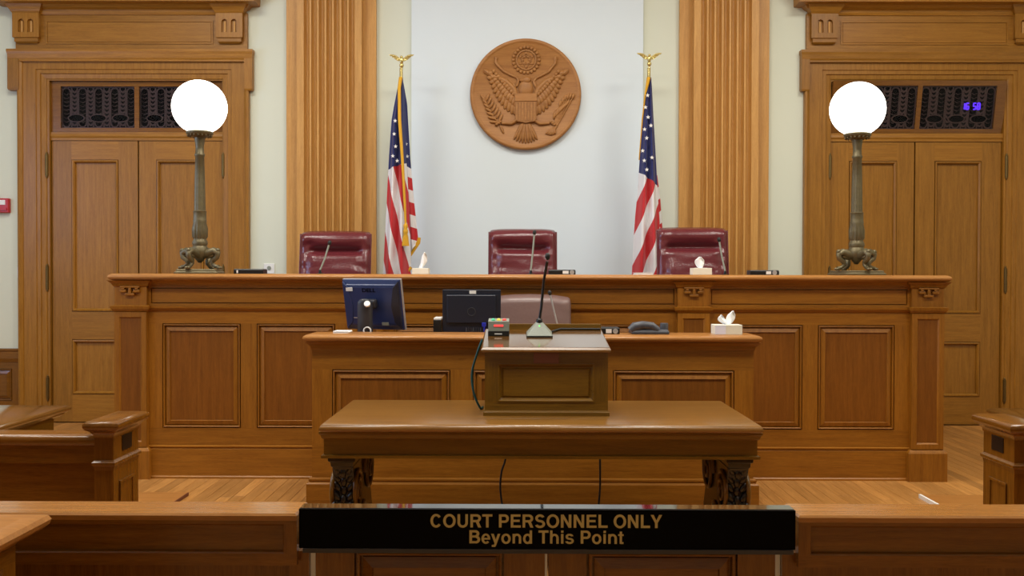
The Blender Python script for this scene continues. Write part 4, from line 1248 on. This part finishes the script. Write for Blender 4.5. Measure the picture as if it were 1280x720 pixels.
MB().tube([hb_ + Vector((0, .006, -.004)), hb_ + Vector((0, -.006, .004))], .02, 20).build('hinge_button', 'white_plastic', t, smooth=40)
rr = []
for k in range(25):
    a = 2 * PI * k / 24; q_ = PT(459, 413.5, Ya - .15); rr.append((q_.x + .023 * math.cos(a), q_.y, q_.z + .023 * math.sin(a)))
MB().tube(rr, .005, 8).build('cable_ring', 'white_plastic', t, smooth=60)
MB().lathe([(.10, 0), (.10, .008), (.06, .012), (.04, .014)], c=(nx, Ya - .06, .98), n_=32).build('foot', 'monitor_black', t, smooth=50)
text_mesh('lettering', 'DELL', 'dell_print', t, .098, .026, tfa(-.012, -.0305, .106), rot=RA, offset=.02)
MB().box(-mw / 2 + .035, -mw / 2 + .082, -.0345, -.026, .1, .124, tfa).build('sticker', 'sticker', t)
MB().box(.06, .108, -.0345, -.028, -.135, -.115, tfa).build('label', 'device_grey', t)
MB().box(-mw / 2 + .07, -mw / 2 + .12, -.033, -.028, -.088, -.082, tfa).build('slot', 'silver', t)
# monitor B, flat and dark
Yb_ = 6.44
cB = PT(589.5, 390.5, Yb_); s = F / Yb_
mw, mh = 73 / s, 57 / s
t = thing('computer_monitor', (cB.x, Yb_, .98), 'square black monitor with raised back panel beside the taupe chair, seen from behind', 'monitor')
def tfb(x_, y_, z_): return (cB.x + x_, Yb_ + y_, cB.z + z_)
MB().box(-mw / 2, mw / 2, 0, .03, -mh / 2, mh / 2, tfb).build('bezel', 'monitor_black', t, bevel=.004)
MB().box(-mw / 2 + .015, mw / 2 - .015, .03, .032, -mh / 2 + .015, mh / 2 - .02, tfb).build('screen', 'screen', t)
MB().rings(-mw / 2 + .03, mw / 2 - .035, -mh / 2 + .08, mh / 2 - .035, [(0, 0), (0, -.014), (.005, -.02)], tf=tfb).build('back_shell', 'monitor_black', t, bevel=.002)
rr = [tfb(.0 + .026 * math.cos(2 * PI * k / 32), -.021, .005 + .026 * math.sin(2 * PI * k / 32)) for k in range(33)]
MB().tube(rr, .0025, 8).build('ring_emboss', 'monitor_grey', t, smooth=60)
MB().box(-.015, .03, -.003, .0, mh / 2 - .028, mh / 2 - .006, tfb).build('sticker', 'sticker', t)
for k in range(8):
    MB().box(-.04 + k * .016, -.031 + k * .016, -.014, .0, -mh / 2 + .02, -mh / 2 + .05, tfb).build('connector', 'monitor_grey' if k % 3 else 'phone_grey', t)
MB().box(-.04, .04, -.012, .0, -mh / 2 + .002, -mh / 2 + .016, tfb).build('label', 'phone_grey', t)
MB().tube([(cB.x, Yb_ + .01, cB.z - mh / 2 + .03), (cB.x, Yb_ + .03, .99)], .03, 16).build('neck', 'monitor_black', t, smooth=50)
MB().lathe([(.11, 0), (.11, .008), (.06, .014), (.04, .02)], c=(cB.x, Yb_ + .03, .98), n_=32).build('foot', 'monitor_black', t, smooth=50)
pm = MB(); pq = PT(605, 406, Yb_ - .03)
pm.box(pq.x - .014, pq.x + .014, pq.y - .02, pq.y + .03, pq.z - .012, pq.z + .014); pm.tube([(pq.x + .002, pq.y - .015, pq.z - .01), (pq.x + .006, pq.y - .01, .982)], .006, 8)
pm.build('video_plug', 'blue_plug', t, bevel=.003)
# small black unit beside monitor B
Yk = 6.42
x0, x1 = XP(541.5, Yk, 405), XP(553.5, Yk, 405)
t = thing('card_reader', ((x0 + x1) / 2, Yk + .1, .98), 'small black upright unit with white top beside the square monitor', 'device')
bx('case', 'black_plastic', t, x0, x1 - .009, Yk, Yk + .18, .98, ZP(400, Yk, 547), bevel=.004)
bx('lid', 'white_plastic', t, x0 + .003, x1 - .012, Yk + .004, Yk + .176, ZP(400, Yk, 547), ZP(397.3, Yk, 547), bevel=.003)

# ================================================================== PHONE
Yp = 6.01; s = F / Yp; u = 1 / s
xc = XP(811, Yp, 412)
t = thing('desk_telephone', (xc, Yp, dt), 'dark grey desk telephone on the clerk desk counter', 'telephone')
MB().stack(xc - 22 * u, xc + 25 * u, Yp - .03, Yp + .15, [(0, dt), (0, dt + .016), (-.012, dt + .03)]).build('body', 'phone_grey', t, bevel=.006)
hs = MB()
hs.tube([(xc - 23 * u, Yp - .005, dt + .022), (xc - 18 * u, Yp - .005, dt + .045), (xc - 8 * u, Yp - .005, dt + .056), (xc + 4 * u, Yp - .005, dt + .05), (xc + 11 * u, Yp - .005, dt + .024)], [.026, .03, .027, .026, .022], 14, flat=1.0)
hs.build('handset', 'phone_grey', t, smooth=70)
MB().lathe([(5.2 * u, 0), (5.2 * u, .05), (4.6 * u, .056)], c=(xc + 20 * u, Yp + .03, dt + .012), n_=24).build('display_pod', 'phone_grey', t, smooth=40)

# ================================================================== ITEMS ON THE LECTERN
yt = 5.20
def on_lid(y): return lidtop(y)
# timer
x0, x1 = XP(610, yt, 410), XP(636.5, yt, 410); zt0 = on_lid(yt); hT = 18.5 * yt / F
t = thing('timer_box', ((x0 + x1) / 2, yt + .05, zt0), 'grey timer box with green, yellow and red bulbs on the lectern', 'timer')
tl2 = slope
m_ = MB().box(x0, x1, yt, yt + .1, 0, .026); 
def sit(x_, y_, z_): return (x_, y_, on_lid(y_) + z_)
MB().box(x0, x1, yt, yt + .1, 0, .026, sit).build('base', 'black_plastic', t, bevel=.002)
MB().box(x0 + .001, x1 - .001, yt + .002, yt + .098, .026, hT, sit).build('case', 'device_grey', t, bevel=.002)
for k, mt in enumerate(('lamp_green', 'lamp_yellow', 'lamp_red')):
    xx = x0 + (x1 - x0) * (.24 + .265 * k)
    MB().ell(sit(xx, yt + .03, hT), (.012, .012, .012), None, 14, 10).build('bulb', mt, t, smooth=80)
MB().box(x0 + (x1 - x0) * .28, x0 + (x1 - x0) * .72, yt - .001, yt + .004, .052, .062, sit).build('display', 'led_red', t)
MB().box(x0 + (x1 - x0) * .31, x0 + (x1 - x0) * .66, yt - .0012, yt + .001, .010, .015, sit).build('label', 'sticker', t)
# lectern microphone with wedge base
ym = 5.16
xc = XP(674.5, ym, 418); zt0 = on_lid(ym)
t = thing('lectern_microphone', (xc, ym + .05, zt0), 'tall black gooseneck microphone with grey wedge base on the lectern', 'microphone')
hw = 16.5 * ym / F
bm_ = MB()
MB().box(xc - hw, xc + hw, ym, ym + .13, 0, .008, sit).build('base_plate', 'black_rubber', t)
vs_ = [(xc - hw, ym, .008), (xc + hw, ym, .008), (xc + hw, ym + .13, .008), (xc - hw, ym + .13, .008),
       (xc - .018, ym + .06, .07), (xc + .018, ym + .06, .07), (xc + .018, ym + .09, .07), (xc - .018, ym + .09, .07)]
MB().add(vs_, [(3, 2, 1, 0), (4, 5, 6, 7), (0, 1, 5, 4), (1, 2, 6, 5), (2, 3, 7, 6), (3, 0, 4, 7)], sit).build('base', 'device_grey', t, bevel=.004)
zb_ = on_lid(ym + .075) + .07
MB().lathe([(.016, -.012), (.017, 0), (.017, .014), (.009, .022)], c=(xc, ym + .075, zb_), n_=20).build('collar', 'black_plastic', t, smooth=50)
MB().ell((xc, ym + .05, on_lid(ym + .05) + .052), (.006, .008, .006), None, 10, 8).build('indicator', 'led_green', t, smooth=80)
e = PT(684, 327, ym + .02)
MB().tube([(xc, ym + .075, zb_ + .01), PT(676.5, 385, ym + .075), PT(680, 350, ym + .06), tuple(e)], .0075, 10).build('neck', 'black_plastic', t, smooth=60)
MB().ell(PT(684.5, 320.5, ym + .015), (.014, .014, .02), None, 14, 10).build('foam_head', 'black_rubber', t, smooth=80)
cb = MB().tube([(xc + hw * .75, ym + .12, on_lid(ym + .12) + .006), (xc + .12, LY1 - .035, on_lid(LY1 - .035) + .006), (XP(750, LY1 - .03, 411), LY1 - .035, on_lid(LY1 - .035) + .006)], .006, 8)
cb.build('cable', 'black_rubber', t, smooth=60)

# cables
def cable(label, pts, mat, r=.006):
    # smooth through the points
    P = [Vector(p) for p in pts]; out_ = []
    for i in range(len(P) - 1):
        p0, p1, p2, p3 = P[max(i - 1, 0)], P[i], P[i + 1], P[min(i + 2, len(P) - 1)]
        for k in range(8):
            u_ = k / 8
            out_.append(.5 * ((2 * p1) + (p2 - p0) * u_ + (2 * p0 - 5 * p1 + 4 * p2 - p3) * u_ ** 2 + (3 * p1 - p0 - 3 * p2 + p3) * u_ ** 3))
    out_.append(P[-1])
    o = MB().tube(out_, r, 8).build('cable', mat, None, smooth=60, org=tuple(P[-1]))
    tag(o, label, 'cable')
cable('teal cable looping down the side of the lectern onto the table', [PT(603, 424, 5.1), PT(597, 440, 5.1), PT(590, 466, 5.12), PT(592, 490, 5.12), (XP(600, 5.14, 503), 5.14, tz + .012), (ll - .02, 5.2, tz + .007)], 'teal_cable', .006)
yk = 5.72
cable('black cable hanging slack under the table in a slight curve', [PT(632, 540, yk), PT(632, 572, yk), PT(627, 590, yk), PT(625.5, 612, yk), PT(630, 640, yk), (XP(640, yk, 650), yk, .008)], 'black_rubber')
cable('black cable hanging straight down under the table', [PT(749.5, 540, yk), PT(750, 575, yk), PT(750, 610, yk), PT(747, 640, yk), (XP(742, yk, 650), yk, .008)], 'black_rubber')

# ================================================================== FLOOR DUCT COVERS
for k, (a, b_, lab) in enumerate(((XP(150, 6.4, 625), XP(231, 6.4, 625), 'flat wooden cover strip on the floor beside the post with dark plaque, dull end'),
                                 (XP(1156, 6.4, 625), XP(1290, 6.4, 625), 'flat wooden cover strip on the floor with a bright metal end'))):
    t = thing('floor_cover', ((a + b_) / 2, 6.35, 0), lab, 'floor cover')
    bx('board', 'capwood', t, a, b_, 6.18, 6.46, 0, .022, bevel=.003)
    e0, e1 = (b_, b_ + .006) if k == 0 else (a - .016, a)
    bx('edge_trim', 'plaque_brown' if k == 0 else 'white_plastic', t, e0, e1, 6.18, 6.46, 0, .022 if k == 0 else .026)

# ================================================================== LOW PARTITIONS WITH POSTS, COUNSEL TABLES
def partition(xi, sg, label):
    """xi: inner edge (towards the aisle) of the post cap; sg -1 left of aisle, +1 right"""
    t = thing('low_partition', (xi + sg * .075, 4.17, 0), label, 'partition')
    def X(u): return xi + sg * u
    ztop = 1.5 - (530 - 343.5) * 4.0 / F
    c0, c1 = sorted((X(.025), X(.125)))
    MB().stack(c0, c1, 4.03, 4.32, [(-.008, ztop - .075), (-.006, ztop - .06), (.006, ztop - .045), (.018, ztop - .038), (.026, ztop - .026), (.026, ztop - .012), (.016, ztop - .003), (.006, ztop)]).build('post_cap', 'rail_y', t, smooth=50)
    b0, b1 = sorted((X(.036), X(.116)))
    p = MB().stack(b0, b1, 4.042, 4.308, [(.012, 0), (.012, .1), (0, .115), (0, .665), (.003, .684), (.010, .690), (.010, .700), (.003, .706), (0, .71), (0, ztop - .05)]).build('post', 'rail_z', t)
    # plaque and sunk panel on the aisle side
    xs_ = X(.036)
    x0, x1 = sorted((xs_, xs_ - sg * .004))
    bx('plaque', 'plaque_dark', p, x0, x1, 4.13, 4.23, .735, .80, bevel=.001)
    x0, x1 = sorted((xs_, xs_ - sg * .006))
    y0_, y1_ = 4.10, 4.25
    m2 = MB(); m2.box(x0, x1, y0_, y0_ + .012, .15, .60); m2.box(x0, x1, y1_ - .012, y1_, .15, .60); m2.box(x0, x1, y0_, y1_, .60, .612); m2.box(x0, x1, y0_, y1_, .138, .15)
    m2.build('panel_bead', 'rail_z', p, bevel=.002)
    # wall running away from the aisle
    w0, w1 = sorted((X(.117), X(2.6)))
    bx('wall_panel', 'rail_x', t, w0, w1, 4.15, 4.21, .08, .68)
    bx('fascia', 'rail_x', t, w0, w1, 4.125, 4.235, .68, .755)
    MB().stack(w0 + .001, w1, 4.11, 4.25, [(-.01, .755), (0, .765), (.004, .785), (-.002, .80), (-.012, .805)]).build('cap_rail', 'rail_x', t, smooth=50)
    bx('plinth', 'rail_x', t, w0, w1, 4.135, 4.225, 0, .08)
    return t
partition(XP(147, 4.0, 530), -1, 'low oak partition with capped post near the doors beside the fire alarm')
partition(XP(1264, 4.0, 530), 1, 'low oak partition with capped post beside the metal-ended floor cover')
def counsel_table(xe, sg, label):
    w0, w1 = sorted((xe, xe + sg * 2.2))
    t = thing('counsel_table', ((w0 + w1) / 2, 4.9, 0), label, 'table')
    MB().stack(w0 + .02, w1 - .02, 4.42, 5.36, [(-.03, .70), (-.012, .712), (-.008, .72), (.008, .728), (.018, .738), (.018, .748), (.008, .757), (0, .76)]).build('table_top', 'walnut_lid', t, smooth=50)
    MB().stack(w0 + .07, w1 - .07, 4.47, 5.31, [(.01, .59), (.01, .60), (0, .605), (0, .70)]).build('apron', 'walnut_x', t)
    for xx in (w0 + .1, w1 - .18):
        for yy_ in (4.5, 5.2):
            MB().stack(xx, xx + .08, yy_, yy_ + .08, [(-.015, 0), (-.01, .3), (0, .5), (.005, .59)]).build('leg', 'walnut_z', t)
    return t
counsel_table(XP(88, 5.36, 508), -1, 'dark polished counsel table behind the partition beside the fire-alarm doors')
counsel_table(XP(1235, 5.36, 508), 1, 'dark polished counsel table behind the partition beside the metal-ended floor cover')

# ================================================================== BAR RAIL, GATES AND SIGN
RY0, RY1 = 2.82, 2.975
rz_ = 1.5 - (645 - 343.5) * RY0 / F
for k, (a, b_, lab) in enumerate(((-4.2, XP(371, RY0, 680), 'oak bar rail with sunk panel, on the side of the near post cap'),
                                  (XP(998, RY0, 680), 4.4, 'oak bar rail with sunk panel, on the side of the metal-ended floor cover'))):
    t = thing('bar_rail', ((a + b_) / 2, (RY0 + RY1) / 2, 0), lab, 'railing')
    MB().stack(a, b_, RY0, RY1, [(0, rz_ - .02), (0, rz_ - .006), (-.006, rz_)]).build('cap', 'rail_cap', t)
    zb_ = 1.5 - (710 - 343.5) * RY0 / F
    bx('core', 'rail_x', t, a + .002, b_ - .002, RY0 + .02, RY1 - .01, zb_ + .004, rz_ - .02)
    e = (XP(355, RY0, 680), XP(1013, RY0, 680))[k]
    o0, o1 = (a + .05, e) if k == 0 else (e, b_ - .05)
    z1_ = 1.5 - (658 - 343.5) * RY0 / F; z0_ = 1.5 - (695 - 343.5) * RY0 / F
    frame_panels(t, a, b_, zb_, rz_ - .02, RY0, [(o0, o1, z0_, z1_)], t=.02, mh='rail_x', mv='rail_z', mf='rail_x', split=False, mould=[(0, 0), (.004, .004), (.007, .016)], field=[(.007, .016), (.012, .016), (.02, .016)])
    bx('lower_wall', 'rail_z', t, a, b_ - .03 if k == 0 else b_, RY0 + .05, RY1 - .05, .08, zb_ + .004) if k == 0 else bx('lower_wall', 'rail_z', t, a + .03, b_, RY0 + .05, RY1 - .05, .08, zb_ + .004)
    bx('plinth', 'rail_x', t, a, b_, RY0 + .02, RY1 - .02, 0, .08)
    p0, p1 = (XP(371, 2.87, 700), XP(387.5, 2.87, 700)) if k == 0 else (XP(976, 2.87, 700), XP(996, 2.87, 700))
    if k == 0: p0 = b_ - .03
    else: p1 = a + .03
    bx('gate_post', 'rail_z', t, p0, p1, 2.855, 2.925, 0, .672)
zg = rz_ - .005
for k, (u0, u1, pa, pb, lab) in enumerate(((394.5, 681, 455, 620, 'oak swing gate under the sign, hung on the rail behind the near post cap'), (685.5, 969, 745, 912, 'oak swing gate under the sign, hung beside the metal-ended floor cover side'))):
    Yg = 2.87
    a, b_ = XP(u0, Yg, 700), XP(u1, Yg, 700)
    t = thing('swing_gate', ((a + b_) / 2, Yg, .08), lab, 'gate', 'swing gates')
    bx('leaf_core', 'rail_x', t, a + .002, b_ - .002, Yg + .028, Yg + .045, .08, zg - .02)
    frame_panels(t, a, b_, .08, zg - .02, Yg, [(XP(pa - 12, Yg, 700), XP(pb + 10, Yg, 700), .2, .672)], t=.028, mh='rail_x', mv='rail_z', mf='rail_x', split=False)
    for xe, nm in ((a, -1), (b_, 1)):
        if (k == 1 and nm == -1): continue
        wv = .016 if (k == 0 and nm == -1) or (k == 1 and nm == 1) else .007
        x0, x1 = sorted((xe, xe + nm * wv))
        bx('gap_light_edge', 'edge_gap_light', t, x0, x1, Yg + .004, Yg + .04, .08, zg - .02)  # pale gate edge with light through the gap painted in
SY = 2.80
sl, sr = XP(373.5, SY, 665), XP(994.5, SY, 665)
szt = 1.5 - (638.5 - 343.5) * SY / F; szb = 1.5 - (688 - 343.5) * SY / F
sg = thing('gate_sign', ((sl + sr) / 2, SY, szb), 'glossy black sign with gold lettering mounted across the swing gates', 'sign')
bx('face', 'sign_black', sg, sl, sr, SY, SY + .014, szb, szt, bevel=.001)
bx('top', 'sign_gloss', sg, sl, sr, SY + .014, SY + .068, szt - .008, szt, bevel=.001)
bx('lip', 'monitor_grey', sg, sl + .012, sr - .006, SY - .004, SY + .02, szb - .013, szb, bevel=.001)
V_, H_s = .205, .17
def g_rect(x0, y0, x1, y1): return [(x0, y0), (x1, y0), (x1, y1), (x0, y1)]
def g_arc(cx, cy, rx, ry, a0, a1, tx=.205, ty=.17, n_=16):
    q = []
    for k in range(n_):
        A, B = R(a0 + (a1 - a0) * k / n_), R(a0 + (a1 - a0) * (k + 1) / n_)
        q.append([(cx + rx * math.cos(A), cy + ry * math.sin(A)), (cx + rx * math.cos(B), cy + ry * math.sin(B)),
                  (cx + (rx - tx) * math.cos(B), cy + (ry - ty) * math.sin(B)), (cx + (rx - tx) * math.cos(A), cy + (ry - ty) * math.sin(A))])
    return q
rc = g_rect
def arch_n(h): return [rc(.09, 0, .28, h)] + g_arc(.43, .42, .34, .33, 0, 180, .19, .155) + [rc(.58, 0, .77, .42)]
GLYPH = {
 'C': (1.0, g_arc(.5, .5, .45, .52, 38, 322)), 'O': (1.08, g_arc(.54, .5, .49, .52, 0, 360, n_=28)),
 'U': (1.0, [rc(.09, .35, .295, 1), rc(.705, .35, .91, 1)] + g_arc(.5, .37, .41, .39, 180, 360)),
 'R': (1.0, [rc(.1, 0, .305, 1), rc(.1, .83, .6, 1), rc(.1, .40, .6, .57), [(.52, .42), (.74, .46), (.95, 0), (.71, 0)]] + g_arc(.6, .70, .33, .30, -90, 90)),
 'T': (.85, [rc(.03, .83, .82, 1), rc(.3225, 0, .5275, 1)]),
 'P': (.926, [rc(.1, 0, .305, 1), rc(.1, .83, .55, 1), rc(.1, .36, .55, .53)] + g_arc(.55, .68, .33, .32, -90, 90)),
 'E': (.926, [rc(.1, 0, .305, 1), rc(.1, .83, .86, 1), rc(.1, .43, .8, .60), rc(.1, 0, .88, .17)]),
 'S': (.926, g_arc(.46, .715, .37, .295, 20, 270) + g_arc(.46, .285, .40, .305, 90, -160)),
 'N': (1.0, [rc(.09, 0, .295, 1), rc(.705, 0, .91, 1), [(.09, 1), (.31, 1), (.91, 0), (.69, 0)]]),
 'L': (.85, [rc(.1, 0, .305, 1), rc(.1, 0, .82, .18)]),
 'Y': (.926, [[(.01, 1), (.25, 1), (.565, .38), (.36, .38)], [(.915, 1), (.68, 1), (.36, .38), (.565, .38)], rc(.36, 0, .565, .42)]),
 'B': (1.0, [rc(.1, 0, .305, 1), rc(.1, .83, .58, 1), rc(.1, .44, .6, .6), rc(.1, 0, .6, .17)] + g_arc(.58, .735, .30, .265, -90, 90) + g_arc(.60, .30, .34, .30, -90, 90)),
 'o': (.85, g_arc(.425, .36, .37, .39, 0, 360, .19, .155, 24)), 'e': (.772, g_arc(.386, .36, .345, .39, 0, 318, .185, .145, 22) + [rc(.12, .30, .728, .42)]),
 'n': (.85, arch_n(.73)), 'h': (.85, arch_n(1.0)), 'd': (.85, g_arc(.41, .36, .35, .39, 0, 360, .19, .155, 24) + [rc(.575, 0, .765, 1)]),
 'i': (.386, [rc(.1, 0, .29, .73), rc(.1, .83, .29, 1)]),
 's': (.772, g_arc(.38, .525, .31, .225, 15, 270, .18, .14) + g_arc(.38, .215, .335, .225, 90, -165, .18, .14)),
 't': (.4625, [rc(.14, .0, .32, .93), rc(.02, .60, .45, .73), rc(.2, -.01, .44, .13)]),
 'y': (.772, [[(.02, .73), (.23, .73), (.48, .05), (.3, .0)], [(.75, .73), (.55, .73), (.26, -.1), (.42, -.16)], [(.26, -.1), (.42, -.16), (.34, -.27), (.08, -.27), (.08, -.12)]])}
def line(body, px0, px1, py_base, cap_px):
    x0, x1 = XP(px0, SY, 660), XP(px1, SY, 660)
    zb = 1.5 - (py_base - 343.5) * SY / F
    adv = sum(.386 if ch == ' ' else GLYPH[ch][0] for ch in body)
    k = (x1 - x0) / (adv - .1); kh = cap_px * SY / F
    cx = x0 - .05 * k
    for ch in body:
        if ch == ' ': cx += .386 * k; continue
        w_, polys = GLYPH[ch]
        m_ = MB()
        for i_, pl in enumerate(polys):
            m_.prism([(cx + a * k, zb + b_ * kh) for a, b_ in pl], SY - .0008 - .00008 * i_, SY + .0006)
        m_.build('letter', 'sign_gold', sg)
        cx += w_ * k
line('COURT PERSONNEL ONLY', 538, 827, 661, 16.5)
line('Beyond This Point', 586, 779, 681, 16.5)

# near post cap at the picture's edge (end of the public seating rail)
ze = .85
xe = XP(66, 2.6, 643)
t = thing('seating_rail', (xe - .3, 2.3, 0), 'polished oak rail end with broad cap in front of the bar rail', 'railing')
MB().stack(xe - .62, xe - .02, 1.95, 2.58, [(-.05, ze - .075), (-.04, ze - .06), (-.02, ze - .05), (.0, ze - .042), (.014, ze - .03), (.018, ze - .018), (.012, ze - .006), (0, ze - .002), (-.03, ze - .002), (-.036, ze)]).build('cap', 'capwood', t, smooth=40)
bx('core', 'rail_z', t, xe - .58, xe - .092, 2.0, 2.53, 0, ze - .06)
tfs = lambda x_, y_, z_: (xe - .092 + .026 - (y_ - 0), x_, z_)
frame_panels(t, 2.0, 2.53, 0, ze - .06, 0, [(2.06, 2.47, .15, ze - .115)], t=.026, mh='rail_y', mv='rail_z', mf='rail_y', split=False, tf=tfs,
             mould=[(0, 0), (.006, .006), (.012, .016)], field=[(.012, .016), (.02, .016), (.03, .014)])
